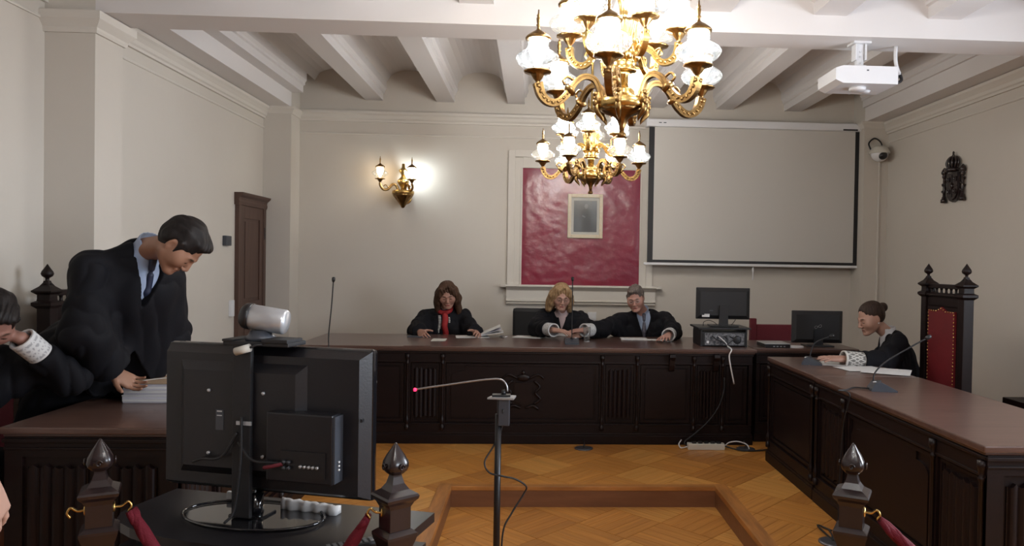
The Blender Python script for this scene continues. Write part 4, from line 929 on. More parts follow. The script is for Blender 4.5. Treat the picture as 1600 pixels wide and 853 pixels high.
b = MB(); b.prism([(.085*math.cos(a), .05*math.sin(a)) for a in [2*PI*k/24 for k in range(24)]], 0, .012, 'z'); o = b.build('white_dish', M['white']); o.location = (at(1240, 540, Y=6.24).x, 6.235, .8); tag(o, 'flat white oval tray in front of the far right monitor', 'tray')
# cables hanging down the front of the judges' desk to the power strip
b = MB(); x0 = pc.location.x
P = [Vector((x0+.012, 6.14, .78)), Vector((x0-.01, 6.0, .75)), Vector((x0+.0, 5.985, .66)), Vector((x0+.03, 5.98, .52))]
b.tube(curve_pts([(x0+.012, 6.14, .815), (x0+.01, 6.005, .80)]+[tuple(p) for p in P[1:]], 6), .006, 6); tag(b.build('hanging_cable', M['white']), 'white upper length of cable hanging down the desk front', 'cable')
g = [at(x, y, Y=5.97) for x, y in ((1132, 590), (1131, 612), (1122, 637), (1105, 660), (1085, 678), (1070, 690))]
b = MB(); b.tube(curve_pts(g+[Vector((g[-1].x+.02, 5.93, .02)), Vector((g[-1].x+.08, 5.9, .03))], 6), .007, 6); tag(b.build('hanging_cable', M['blackm']), 'black lower length of cable curving down to the power strip', 'cable')
pw = at(1101, 700, Z=0); t = thing('power_strip', 'white power strip on the floor at the foot of the judges desk', 'power strip', (pw.x, 5.90, 0), D(-2))
MB().box(-.15, .15, -.03, .03, .0, .05, .006).build('strip_housing', M['offwhite'], t)
for k in range(5): MB().box(-.115+k*.05, -.08+k*.05, -.02, .02, .05, .065, .004).build('plug', M['black'], t)
b = MB(); b.tube(curve_pts([(-.15, 0, .02), (-.20, .0, .008), (-.215, .03, .03), (-.19, .06, .06)], 6), .005, 6); b.build('cable', M['white'], t)
b = MB(); b.tube(curve_pts([(.15, 0, .02), (.19, .02, .05), (.26, .02, .062), (.33, .0, .045), (.35, -.02, .012)], 6), .005, 6); b.build('cable', M['white'], t)
b = MB(); b.tube(curve_pts([(.05, .02, .06), (.16, -.02, .03), (.28, -.06, .008), (.42, -.05, .008), (.56, -.02, .02)], 6), .006, 6); b.build('cable', M['blackm'], t)
for (x, y, lb) in ((912, 701, 'grey round floor socket in front of the middle of the judges desk'), (1165, 702, 'grey round floor socket beside the power strip'), (1301, 848, 'grey floor socket by the near right post')):
    p = at(x, y, Z=0); t = thing('floor_socket', lb, 'floor socket', (p.x, p.y, .003), 0, 'floor sockets')
    MB().lathe([(.075, -.002), (.075, .004), (.06, .007)], n=20).build('socket_plate', M['silk'], t)
    b = MB(); b.tube(curve_pts([(0, 0, .005), (.005, .02, .03), (.0, .06, .05)], 5), .005, 6); b.build('cable', M['blackm'], t)
b = MB(); p0 = at(1300, 800, Z=.01); b.tube(curve_pts([(RX-.055, c2.y, .02), (RX-.06, c2.y-.25, .01), (RX-.14, c2.y-.42, .01), tuple(at(1278, 822, Z=.01)), tuple(at(1300, 829, Z=.01))], 7), .005, 6); tag(b.build('floor_cable', M['blackm']), 'black cable looping on the parquet at the foot of the right desk', 'cable')

# ------------------------------------------------------------------ papers and small things
def sheet(name, label, cat, x, y, z, w, d, rz, m='paper', h=.002, group=None):
    b = MB(); n = 6; vs = []
    b.box(-w/2, w/2, -d/2, d/2, 0, h); o = b.build(name, M[m]); o.location = (x, y, z); o.rotation_euler = (0, 0, rz); return tag(o, label, cat, group)
def sheet_at(name, label, cat, px, py, w, d, rz, z=.801, **k):
    p = at(px, py, Z=z); return sheet(name, label, cat, p.x, p.y, z, w, d, rz, **k)
sheet_at('paper_sheet', 'white sheet in front of the red-scarfed woman, under the open file', 'paper', 738, 526, .30, .21, D(8))
o = sheet_at('paper_sheet', 'pale folded paper hanging over the desk edge before the red-scarfed woman', 'paper', 686, 531, .125, .20, D(2), m='matboard')
p = at(737, 526, Z=.8)
t = thing('open_file', 'open file of papers lifted by the red-scarfed woman', 'file', (p.x+.04, p.y+.03, .803), D(5))
for k, (a, ln) in enumerate(((.42, .24), (.30, .24), (.16, .25))):
    b = MB(); pr = []
    for i in range(9): s_ = i/8; pr.append((s_*ln*math.cos(a), s_*ln*math.sin(a)*(.6+.4*s_)+.010*math.sin(PI*s_)))
    vs = []; 
    for (x, z) in pr: vs += [(x, -.10, z), (x, .10, z), (x, .10, z+.004), (x, -.10, z+.004)]
    b.add(vs, [(i*4+j, (i+1)*4+j, (i+1)*4+(j+1) % 4, i*4+(j+1) % 4) for i in range(8) for j in range(4)]+[(0, 1, 2, 3), (35, 34, 33, 32)]); b.build('page_bundle', M['paper'] if k != 1 else M['paperg'], t)
sheet_at('tablet', 'thin dark flat notebook under the left hand side of the red-scarfed woman', 'notebook', 655, 526, .20, .12, D(2), m='grey', h=.008)
t = thing('key_bunch', 'small bunch of keys lying on the judges desk between the two women', 'keys', tuple(at(783, 527, Z=.8)))
b = MB(); b.tube([(.018*math.cos(a), .018*math.sin(a), .005) for a in [2*PI*k/14 for k in range(15)]], .002, 5); b.build('key_ring', M['steel'], t)
for k in range(3):
    a = k*1.3; b = MB(); b.box(.018, .062, -.004, .004, .002+k*.003, .005+k*.003); b.lathe([(.012, .002+k*.003), (.012, .005+k*.003)], (.025, 0, 0), 10); b.xf(Matrix.Rotation(a-1, 4, 'Z')); b.build('key', M['steel'], t)
sheet_at('paper_sheet', 'white sheet left of the blonde woman on the judges desk', 'paper', 826, 526.5, .27, .20, D(-14))
p = at(868, 524, Z=.8); t = thing('open_file', 'thick open file under the blonde woman hands', 'file', (p.x, p.y+.02, .801), D(-6))
for s in (-1, 1):
    b = MB(); vs = []
    for i in range(9): u = i/8; vs += [(s*u*.15, -.11, .002), (s*u*.15, .11, .002), (s*u*.15, .11, .012+.022*math.sin(PI*u**.6)), (s*u*.15, -.11, .012+.022*math.sin(PI*u**.6))]
    b.add(vs, [(i*4+j, (i+1)*4+j, (i+1)*4+(j+1) % 4, i*4+(j+1) % 4) for i in range(8) for j in range(4)]+[(0, 1, 2, 3), (35, 34, 33, 32)]); b.build('page_bundle', M['paper'], t)
sheet_at('notebook', 'white notepad in front of the bald-templed man at the judges desk', 'notepad', 990, 530, .24, .13, D(-1), h=.010)
sheet_at('paper_sheet', 'white paper under the right-hand man resting hand', 'paper', 1023, 531, .20, .12, D(-10))
p = at(917, 534, Z=.8); t = thing('drinking_glass', 'clear tall glass of water on the judges desk beside the microphone', 'glass', (p.x, p.y+.02, .8))
b = MB(); n = 24; pr = [(.026, .004), (.030, .05), (.034, .13), (.032, .13), (.028, .05), (.024, .01)]; vs = [(r*math.cos(2*PI*i/n), r*math.sin(2*PI*i/n), z) for r, z in pr for i in range(n)]
b.add(vs, [(j*n+i, j*n+(i+1) % n, (j+1)*n+(i+1) % n, (j+1)*n+i) for j in range(5) for i in range(n)]+[tuple(range(n)), tuple(5*n+i for i in range(n))], True); b.build('tumbler', M['glass'], t)
MB().lathe([(.028, 0), (.028, .003)], n=20).build('coaster', M['silver'], t)
# papers before the woman on the right
for (px, py, w_, d_, rz, lb) in ((1300, 568, .30, .21, -15, 'white sheet under the outstretched hand on the right desk'), (1345, 576, .30, .21, 8, 'white sheet under the patterned lace cuff on the right desk'), (1385, 580, .30, .30, -30, 'rearmost white sheet beside the black sleeve on the right desk')):
    sheet_at('paper_sheet', lb, 'paper', px, py, w_, d_, D(rz), h=.0015, z=.8008+.0020*(1300 < px)+.0020*(1350 < px))
# stack of papers with a kraft folder, held by the standing man
sk = thing('paper_stack', 'thick stack of white papers under a brown folder held by the standing man', 'paper stack', (-1.775, 3.68, .801), D(2))
hh = 0
for k in range(9):
    th = .007+.003*(k % 3); dx, dy = random.uniform(-.006, .006), random.uniform(-.006, .006)
    MB().box(-.165+dx, .15+dx, -.11+dy, .11+dy, hh, hh+th*.94).build('paper_bundle', M['paper'] if k % 2 else M['paperg'], sk); hh += th
MB().box(-.15, .155, -.113, .115, hh, hh+.004).build('folder', M['kraft'], sk)
b = MB(); b.tube(curve_pts([(-.10, -.05, hh+.006), (-.05, .0, hh+.008), (.0, .03, hh+.008), (.06, .07, hh+.006)], 5), .0015, 5); b.build('folder_string', M['paper'], sk)
STACK_TOP = .801+hh

# ------------------------------------------------------------------ people: smooth surfaces grown from distance fields
import openvdb
class Field:
    """a smooth union of tapered limbs and rounded lumps, sampled on a grid and meshed as one continuous surface"""
    def __init__(s, h=.0045): s.ops = []; s.h = h; s.post = []
    def cone(s, a, c, r1, r2, k=.015, sub=False): s.ops.append(('c', np.array(a, float), np.array(c, float), r1, r2, k, sub)); return s
    def chain(s, pts, rs, k=.015):
        for i in range(len(pts)-1): s.cone(pts[i], pts[i+1], rs[i], rs[i+1], k)
        return s
    def ell(s, c, r, R=None, k=.015, sub=False): s.ops.append(('e', np.array(c, float), np.array(r, float), np.eye(3) if R is None else np.array(R, float), 0, k, sub)); return s
    def cut(s, fn): s.post.append(('cut', fn)); return s
    def wave(s, fn): s.post.append(('wave', fn)); return s
    def bounds(s):
        lo, hi = [], []
        for o in s.ops:
            if o[6]: continue
            if o[0] == 'c': r = max(o[3], o[4]); lo.append(np.minimum(o[1], o[2])-r); hi.append(np.maximum(o[1], o[2])+r)
            else: r = max(o[2]); lo.append(o[1]-r); hi.append(o[1]+r)
        return np.min(lo, 0)-.03, np.max(hi, 0)+.03
    def sample(s):
        lo, hi = s.bounds(); h = s.h; n = np.ceil((hi-lo)/h).astype(int)+1
        D = np.full(n, .08, np.float32); ax = [lo[i]+h*np.arange(n[i]) for i in range(3)]
        for o in s.ops:
            k = o[5]; pad = k+.02
            if o[0] == 'c': r = max(o[3], o[4]); a, c = np.minimum(o[1], o[2])-r-pad, np.maximum(o[1], o[2])+r+pad
            else: r = max(o[2]); a, c = o[1]-r-pad, o[1]+r+pad
            i0 = np.clip(np.floor((a-lo)/h).astype(int), 0, n-1); i1 = np.clip(np.ceil((c-lo)/h).astype(int)+1, 1, n)
            if (i1 <= i0).any(): continue
            sl = tuple(slice(i0[q], i1[q]) for q in range(3))
            X, Y, Z = np.meshgrid(*(ax[q][sl[q]] for q in range(3)), indexing='ij', sparse=True)
            if o[0] == 'c':
                p, q_ = o[1], o[2]; d = q_-p; L2 = max(d @ d, 1e-9)
                t = np.clip(((X-p[0])*d[0]+(Y-p[1])*d[1]+(Z-p[2])*d[2])/L2, 0, 1)
                dd = np.sqrt((X-p[0]-t*d[0])**2+(Y-p[1]-t*d[1])**2+(Z-p[2]-t*d[2])**2)-(o[3]+(o[4]-o[3])*t)
            else:
                c_, r_, R = o[1], o[2], o[3]; x, y, z = X-c_[0], Y-c_[1], Z-c_[2]
                u = (x*R[0, 0]+y*R[1, 0]+z*R[2, 0])/r_[0]; v = (x*R[0, 1]+y*R[1, 1]+z*R[2, 1])/r_[1]; w_ = (x*R[0, 2]+y*R[1, 2]+z*R[2, 2])/r_[2]
                k0 = np.sqrt(u*u+v*v+w_*w_); k1 = np.sqrt((u/r_[0])**2+(v/r_[1])**2+(w_/r_[2])**2)+1e-9; dd = k0*(k0-1)/k1
            A = D[sl]
            if o[6]:
                B = -dd; hh = np.maximum(k-np.abs(A-B), 0)/max(k, 1e-6); D[sl] = np.maximum(A, B)+hh*hh*k/4
            else:
                hh = np.maximum(k-np.abs(A-dd), 0)/max(k, 1e-6); D[sl] = np.minimum(A, dd)-hh*hh*k/4
        if s.post:
            for kind, fn in s.post:
                idx = np.nonzero(D < .03) if kind == 'cut' else np.nonzero(np.abs(D) < .03)
                P = np.stack([ax[0][idx[0]], ax[1][idx[1]], ax[2][idx[2]]], 1)
                if kind == 'cut': D[idx] = np.maximum(D[idx], fn(P))
                else: D[idx] += fn(P)
        return D, lo
    def mesh(s, name, m, parent, colour=None, smooth=1):
        D, lo = s.sample(); g = openvdb.FloatGrid(); g.background = .08; g.copyFromArray(D)
        P, Q = g.convertToQuads(isovalue=0)[:2]
        P = P.astype(float)*s.h+lo
        org = np.array(parent.matrix_basis.translation if parent.parent is None else parent.parent.matrix_basis.translation)
        me = bpy.data.meshes.new(name); me.vertices.add(len(P)); me.vertices.foreach_set('co', (P-org).astype(np.float32).ravel())
        me.loops.add(len(Q)*4); me.loops.foreach_set('vertex_index', Q[:, ::-1].astype(np.int32).ravel())
        me.polygons.add(len(Q)); me.polygons.foreach_set('loop_start', np.arange(len(Q), dtype=np.int32)*4)
        me.polygons.foreach_set('use_smooth', np.ones(len(Q), bool)); me.update(calc_edges=True)
        if colour is not None:
            a = me.color_attributes.new('tint', 'FLOAT_COLOR', 'POINT'); c = colour(P); c = np.concatenate([c, np.ones((len(c), 1))], 1)
            a.data.foreach_set('color', c.astype(np.float32).ravel())
        me.materials.append(m)
        o = bpy.data.objects.new(name, me); COL.objects.link(o); o.parent = parent; return o

def skin_mat():
    m = bpy.data.materials.new('skin'); m.use_nodes = True; nt = m.node_tree; b = nt.nodes['Principled BSDF']
    a = nt.nodes.new('ShaderNodeVertexColor'); a.layer_name = 'tint'; nt.links.new(a.outputs[0], b.inputs['Base Color'])
    b.inputs['Roughness'].default_value = .48; b.inputs['Specular IOR Level'].default_value = .35; return m
M['skin'] = skin_mat(); M['cuff'] = skin_mat(); M['cuff'].name = 'patterned_lace'; M['cuff'].node_tree.nodes['Principled BSDF'].inputs['Roughness'].default_value = .9
M['robe'] = mat('black_robe_cloth', (.0042, .0042, .0065), .8, spec=.22)
M['navy'] = mat('dark_blue_cloth', (.012, .014, .03), .8)
M['shirtblue'] = mat('light_blue_shirt', (.33, .40, .55), .8)
M['shirtwhite'] = mat('white_shirt', (.55, .54, .55), .8)
M['shirtpink'] = mat('pale_pink_shirt', (.50, .38, .38), .8)
M['tie'] = mat('dark_tie', (.012, .018, .045), .55)
M['tiegrey'] = mat('grey_striped_tie', (.06, .06, .09), .55, grain=((60, 60, 60), (.16, .15, .17), .8))
M['scarf'] = mat('red_scarf', (.30, .012, .014), .75, bump=(60, .3))
def stripes(name, c1, c2, sc, direction='Z', kind='BANDS'):
    m = mat(name, c1, .85); nt = m.node_tree; tc = nt.nodes.new('ShaderNodeTexCoord'); wv = nt.nodes.new('ShaderNodeTexWave'); wv.bands_direction = direction; wv.inputs['Scale'].default_value = sc; wv.inputs['Distortion'].default_value = 0
    cr = nt.nodes.new('ShaderNodeValToRGB'); cr.color_ramp.elements[0].color = (*c1, 1); cr.color_ramp.elements[1].color = (*c2, 1); cr.color_ramp.elements[0].position = .45; cr.color_ramp.elements[1].position = .55
    nt.links.new(tc.outputs['Object'], wv.inputs[0]); nt.links.new(wv.outputs[0], cr.inputs[0]); nt.links.new(cr.outputs[0], nt.nodes['Principled BSDF'].inputs['Base Color']); return m
M['stripes'] = stripes('black_and_white_scarf_edge', (.02, .02, .02), (.62, .60, .56), 22)
def lace(name, c, hole, sc):
    m = mat(name, c, .9); nt = m.node_tree; N = nt.nodes; L = nt.links; tc = N.new('ShaderNodeTexCoord'); vo = N.new('ShaderNodeTexVoronoi'); vo.inputs['Scale'].default_value = sc; vo.feature = 'DISTANCE_TO_EDGE'
    cr = N.new('ShaderNodeValToRGB'); cr.color_ramp.elements[0].color = (*c, 1); cr.color_ramp.elements[1].color = (*hole, 1); cr.color_ramp.elements[0].position = .12; cr.color_ramp.elements[1].position = .25
    L.new(tc.outputs['Object'], vo.inputs['Vector']); L.new(vo.outputs[0], cr.inputs[0]); L.new(cr.outputs[0], N['Principled BSDF'].inputs['Base Color'])
    bp = N.new('ShaderNodeBump'); bp.inputs['Strength'].default_value = .6; bp.inputs['Distance'].default_value = .004; bp.invert = True; L.new(vo.outputs[0], bp.inputs['Height']); L.new(bp.outputs[0], N['Principled BSDF'].inputs['Normal']); return m
M['lace'] = lace('white_lace_cuff', (.58, .58, .58), (.33, .33, .34), 70)
M['lens'] = M['glass']
def hair_mat(name, c1, c2):
    m = mat(name, c1, .6, grain=((90, 90, 14), c2, 1), spec=.25); return m
M['hairblack'] = hair_mat('near_black_hair', (.008, .006, .006), (.016, .012, .011))
M['hairbrown'] = hair_mat('brown_hair', (.040, .020, .012), (.085, .043, .024))
M['hairblond'] = hair_mat('dark_blond_hair', (.20, .115, .055), (.38, .25, .135))
M['hairgrey'] = hair_mat('grey_brown_hair', (.075, .058, .050), (.17, .14, .125))
M['hairdark'] = hair_mat('dark_brown_hair', (.022, .012, .009), (.045, .026, .018))
M['eye'] = mat('eye_white', (.55, .52, .50), .2); M['iris'] = mat('brown_iris', (.03, .016, .01), .15)

def frame_of(fwd, roll=0, upw=(0, 0, 1)):
    """columns: right hand side of the person, forward, up"""
    f = Vector(fwd).normalized(); r = f.cross(Vector(upw)).normalized(); u = r.cross(f).normalized()
    q = Matrix.Rotation(roll, 3, f); r = q @ r; u = q @ u
    return np.array([[r.x, f.x, u.x], [r.y, f.y, u.y], [r.z, f.z, u.z]])
def nz3(P, f, seed=0):
    """cheap smooth noise from crossed sines"""
    x, y, z = P[:, 0]*f+seed, P[:, 1]*f+seed*1.7, P[:, 2]*f+seed*.6
    return (np.sin(x+1.7*np.sin(y*.9+z*.4))+np.sin(y*1.1+1.3*np.sin(z*.8+x*.5))+np.sin(z*1.05+1.5*np.sin(x*.85)))/3

def head_ops(F, c, R, s, female=False, nose=1.0, jaw=1.0):
    c = np.array(c)
    def T(p): return c+R @ (np.array(p)*s)
    def E(p, r, k=.012, rot=None, sub=False): F.ell(T(p), np.array(r)*s, R if rot is None else R @ rot, k*s, sub)
    def K(a, b_, r1, r2, k=.010, sub=False): F.cone(T(a), T(b_), r1*s, r2*s, k*s, sub)
    jw = (.92 if female else 1.0)*jaw
    E((0, -.018, .035), (.074, .094, .084), .02)
    E((0, .022, -.030), (.064*jw, .062, .078), .04)
    for q in (-1, 1):
        K((q*.052*jw, -.005, -.055), (q*.022, .062, -.098), .020, .015, .03)
        E((q*.040, .054, -.028), (.024, .022, .024), .035)
        K((q*.012, .083, .016), (q*.040, .070, .018), .0085, .008, .012)
        E((q*.031, .092, -.001), (.0165, .012, .0105), .012, sub=True)
        E((q*.031, .0695, -.0010), (.0150, .0150, .0115), .006)
        E((q*.011, .096, -.040), (.0075, .009, .007), .006)
        # ear
        ro = np.array(Matrix.Rotation(q*.35, 3, 'Z'))
        E((q*.074, -.010, -.006), (.0075, .018, .030), .006, ro); E((q*.079, -.006, -.004), (.005, .010, .017), .004, ro, sub=True)
    for q in (-1, 1): E((q*.046, .028, -.018), (.024, .036, .036), .03)
    K((0, .080, .012), (0, .102*(.5+.5*nose), -.032), .0075, .0105*nose, .010)
    K((-.018, .080, -.064), (.018, .080, -.064), .0065, .0065, .006); E((0, .086, -.063), (.015, .007, .0055), .005)
    K((-.014, .080, -.076), (.014, .080, -.076), .0070, .0070, .005)
    K((-.022, .0895, -.0700), (.022, .0895, -.0700), .0022, .0022, .003, sub=True)
    E((0, .074, -.100), (.020, .016, .014), .02)
def face_colour(c, R, s, skin, lips=(.36, .10, .085), brow=(.05, .03, .02), blush=.16):
    c = np.array(c); skin = np.array(skin); lips = np.array(lips); brow = np.array(brow)
    def fn(P):
        Q = ((P-c) @ R)/s; x, y, z = np.abs(Q[:, 0]), Q[:, 1], Q[:, 2]; C = np.tile(skin, (len(P), 1))
        C *= (1+.06*nz3(P, 90, 3))[:, None]
        fr = y > .04
        def mix(w, col): C[:] = C*(1-w[:, None])+col*w[:, None]
        mix(np.clip(1-np.hypot((x-.042)/.024, (z+.035)/.022), 0, 1)*blush*fr, skin*np.array([1.05, .62, .60]))
        mix(np.clip(1-np.hypot(x/.018, (z+.038)/.018), 0, 1)*blush*.8*fr, skin*np.array([1.05, .65, .62]))
        mix(np.clip((1-np.hypot(x/.022, (z+.070)/.0115))*3, 0, 1)*fr*.7, lips)
        mix(np.clip((1-np.hypot(x/.021, (z+.0700)/.0022))*2, 0, 1)*fr*.8, lips*.25)
        mix(np.clip((1-np.hypot((x-.029)/.021, (z-.0195+.25*np.maximum(x-.036, 0))/.0062))*2, 0, 1)*fr*.95, brow)
        mix(np.clip((1-np.hypot((x-.031)/.0175, (z+.0090)/.0045))*2.2, 0, 1)*fr, brow*.45)
        mix(np.clip((1-np.hypot((x-.031)/.019, (z-.008)/.0035))*1.5, 0, 1)*fr*.45, skin*.45)
        near = (np.abs(Q[:, 0]) < .12) & (z > -.16) & (z < .2) & (np.abs(y) < .16)
        C[~near] = skin
        return C
    return fn
def hand_ops(F, wst, d, n, thumb, s=1.0, curl=.35, spread=.05, tcurl=.3, tout=.8):
    """wrist point, pointing direction, palm normal, thumb side (+1 / -1 of d x n)"""
    wst = np.array(wst, float); d = np.array(d, float); d /= np.linalg.norm(d); n = np.array(n, float); n -= d*(n @ d); n /= np.linalg.norm(n); sd = np.cross(d, n)*thumb
    for i, (L, r) in enumerate(((.072, .0085), (.080, .0088), (.074, .0084), (.058, .0076))):
        o = (1.5-i)*.0205*s; kn = wst+d*(.090-.004*abs(i-1))*s+sd*o
        F.cone(wst+sd*o*.5, kn, .0165*s, .0115*s, .012)
        a = 0; p = kn; dd = d+sd*(1.5-i)*spread; dd /= np.linalg.norm(dd)
        for j, (f, rr) in enumerate(((.45, 1), (.32, .93), (.23, .82))):
            a += curl*(1 if j else .8); v = dd*math.cos(a)+n*math.sin(a); q = p+v*L*f*s; F.cone(p, q, r*rr*s, r*rr*.93*s, .003); p = q
    F.ell(wst+d*.045*s, np.array([.034, .045, .014])*s, np.stack([sd, d, n], 1), .012)
    b0 = wst+d*.02*s+sd*.022*s; v = d*.62+sd*tout+n*.25; v /= np.linalg.norm(v); b1 = b0+v*.042*s
    v2 = v*math.cos(tcurl)+(d*.7+n*.7)*math.sin(tcurl); v2 /= np.linalg.norm(v2); b2 = b1+v2*.030*s; v3 = v2+n*.3; v3 /= np.linalg.norm(v3); b3 = b2+v3*.024*s
    F.cone(b0, b1, .0145*s, .0115*s, .010); F.cone(b1, b2, .0110*s, .0098*s, .003); F.cone(b2, b3, .0098*s, .0080*s, .003)

def person(label, base, head, hf, roll=0, hs=1.0, neck=None, chest=None, pelvis=None, sh=None, el=None, wr=None, hands=None,
           knees=None, ankles=None, skin=(.40, .23, .165), female=False, h=.0045, robe='robe', robe_r=1.0, cuffs=(), coat_to=None, vcut=None, shirt=None, brow=(.05, .03, .02),
           fold=.006, group='people', upw=(0, 0, 1), lips=(.36, .10, .085), cuffmat='lace', skirt=True, nose=1.0, slv=1.0, extra=(), cufflen=.115):
    """sh, el, wr, knees, ankles: (right, left) pairs in world space; hands: dicts for hand_ops"""
    t = thing('person', label, 'person', base, 0, group); R = frame_of(hf, roll, upw); head = np.array(head, float); neck = np.array(neck, float); chest = np.array(chest, float); pelvis = np.array(pelvis, float)
    sh = [np.array(p, float) for p in sh]; el = [np.array(p, float) for p in el]; wr = [np.array(p, float) for p in wr]; knees = [np.array(p, float) for p in knees]; ankles = [np.array(p, float) for p in ankles]
    lat = (sh[1]-sh[0]); lat /= np.linalg.norm(lat); trunk = neck-pelvis; trunk /= np.linalg.norm(trunk); front = np.cross(lat, trunk); front /= np.linalg.norm(front)
    RT = np.stack([lat, front, trunk], 1)
    hips = [pelvis-lat*.09, pelvis+lat*.09]
    F = Field(h); head_ops(F, head, R, hs, female, nose)
    skull = head+R @ np.array([0, -.03, -.055])*hs
    F.cone(skull, neck+trunk*.01, .050*hs*(.9 if female else 1), .056*(.9 if female else 1), .025)
    F.ell(chest, (.155, .10, .20), RT, .04); F.ell(pelvis+trunk*.05, (.15, .11, .13), RT, .04)
    for i in (0, 1):
        F.cone(neck-trunk*.04, sh[i]-trunk*.015, .040, .040, .03); F.chain([sh[i], el[i], wr[i]], [.046, .036, .026], .02)
        F.chain([hips[i], knees[i], ankles[i]], [.075, .052, .038], .03); 
        fd = np.array([front[0], front[1], 0]); fd /= max(np.linalg.norm(fd), 1e-6); F.cone(ankles[i]+np.array([0, 0, -.03]), ankles[i]+fd*.15+np.array([0, 0, -.045]), .035, .028, .02)
        if hands and hands[i]: hand_ops(F, wr[i], **hands[i])
    F.mesh('body', M['skin'], t, face_colour(head, R, hs, skin, lips=lips, brow=brow))
    for q in (-1, 1):           # eyes looking slightly down, the lids half over them
        p = head+R @ (np.array([q*.031, .0752, -.0062])*hs); e = MB().ell(tuple(p), tuple(np.array([.0100, .0085, .0070])*hs), 10, 8).build('eye', M['eye'], t, world=True)
        p2 = head+R @ (np.array([q*.031, .0812, -.0090])*hs); MB().ell(tuple(p2), (.0036*hs,)*3, 8, 6).build('iris', M['iris'], e).location = -Vector(base)
    # robe / clothing
    g = robe_r; F = Field(h*1.25)
    F.ell(chest+trunk*.0, (.185*g, .125*g, .225), RT, .05); F.ell(pelvis+trunk*.06, (.20*g, .15*g, .16), RT, .05)
    F.cone(chest, pelvis, .14*g, .16*g, .05)
    for i in (0, 1):
        F.cone(neck-trunk*.03-front*.01, sh[i], .062*g, .060*g, .05)
        c1 = wr[i]+(el[i]-wr[i])*.22
        F.chain([sh[i], el[i]], [.064*g, .078*g*slv], .05); F.cone(el[i], c1, .078*g*slv, .074*g*slv, .04)
        F.cone(sh[i]*.35+el[i]*.65, chest*.6+pelvis*.4, .06*g, .10*g, .06)
        if skirt: F.chain([hips[i], knees[i]], [.115, .105], .05)
        if coat_to is not None: F.cone(knees[i], np.array([*(ankles[i][:2]), coat_to]), .115, .125, .06)
    if coat_to is not None: F.cone(pelvis, np.array([(ankles[0][0]+ankles[1][0])/2, (ankles[0][1]+ankles[1][1])/2, coat_to]), .19*g, .22, .06)
    for a_, b_, r1, r2 in extra: F.cone(a_, b_, r1, r2, .06)
    def folds(P):
        Q = (P-chest) @ RT
        u_ = nz3(np.stack([Q[:, 0]*2.6+Q[:, 2]*.5, Q[:, 1]*2.6, Q[:, 2]*.45], 1), 15, 2); v_ = nz3(np.stack([Q[:, 0]*1.4-Q[:, 2]*1.2, Q[:, 1]*1.5, Q[:, 2]*.9], 1), 24, 5)
        return fold*(1.5*(1-2*np.abs(u_)**.8)+.25*v_)
    F.wave(folds)
    nc = neck+trunk*.03
    F.ops.append(('c', neck-trunk*.06, neck+trunk*.10+front*.02, .056, .080, .01, True))
    if vcut:
        dep, wid = vcut
        def vfn(P):
            Q = (P-neck) @ RT; z = Q[:, 2]; hw = np.clip((z+dep)/dep, 0, 1)*wid
            return np.minimum(np.minimum(hw-np.abs(Q[:, 0]), Q[:, 1]-.02), (z+dep)*.5)
        F.cut(vfn)
    for i in (0, 1):
        d_ = wr[i]-el[i]; d_ /= np.linalg.norm(d_); a = wr[i]-d_*((cufflen-.005) if i in cuffs else .035)
        def endc(P, a=a, d_=d_):
            q = P-a; z = q @ d_; rr = np.linalg.norm(q-z[:, None]*d_, axis=1); return np.minimum(np.minimum(z, .125-rr), .22-z)
        F.cut(endc)
    F.mesh('robe' if robe == 'robe' else 'jacket', M[robe], t)
    for i in cuffs:
        d_ = wr[i]-el[i]; d_ /= np.linalg.norm(d_); a = wr[i]-d_*(cufflen+.05); c_ = wr[i]-d_*.004; rr = .062*g*min(slv, 1.05)
        C = Field(.0035); C.cone(a, c_, rr*.95, rr, .004)
        C.ops.append(('c', c_-d_*.0, c_+d_*.12, rr-.012, rr, .004, True)); C.ops.append(('c', c_-d_*.035, c_+d_*.02, rr-.014, rr-.012, .004, True))
        def endcut(P, c_=c_, d_=d_): return (P-c_) @ d_
        C.cut(endcut)
        e1 = np.cross(d_, np.array([0, 0, 1.])); e1 /= np.linalg.norm(e1); e2 = np.cross(d_, e1)
        def pat(P, c_=c_, d_=d_, e1=e1, e2=e2):
            s_ = (c_-P) @ d_; an = np.arctan2((P-c_) @ e1, (P-c_) @ e2)/(2*PI)*8; tri = np.abs((an % 1)-.5)*2
            lo, hi = .014, cufflen-.012; m_ = (lo+hi)/2; z = (s_-m_)/((hi-lo)/2); w1 = np.abs(np.abs(z)*.95-tri) < .16; w2 = np.abs(np.abs(z)*.95-(1-tri)*.62) < .10
            on = w1 | w2 | (s_ < lo) | (s_ > hi)
            if cuffmat != 'cuffzig': on = on | (np.sin(s_*260) > .1); c1, c2 = np.array([.60, .60, .60]), np.array([.34, .34, .35])
            else: c1, c2 = np.array([.58, .56, .52]), np.array([.17, .16, .15])
            return np.where(on[:, None], c1, c2)
        C.mesh('lace_cuff', M['cuff'], t, pat)
    if shirt:
        C = Field(h); C.ell(chest+trunk*.005, (.150, .108, .20), RT, .03); C.cone(neck-trunk*.03, neck+trunk*.052, .064, .059, .02)
        for i in (0, 1): C.cone(neck-trunk*.04, sh[i]*.5+neck*.5-trunk*.02, .055, .05, .03)
        C.ops.append(('c', neck+trunk*.060, neck+trunk*.20, .053, .07, .004, True)); C.ops.append(('c', neck+trunk*.075+front*.05, neck+trunk*.03+front*.12, .028, .030, .004, True))
        def lowcut(P): return -((P-chest) @ trunk)-.15
        C.cut(lowcut)
        C.mesh('shirt', M[shirt], t)
    t['_'] = 0; del t['_']
    return dict(t=t, R=R, head=head, s=hs, neck=neck, lat=lat, front=front, trunk=trunk, RT=RT, chest=chest, wr=wr, el=el, base=base)

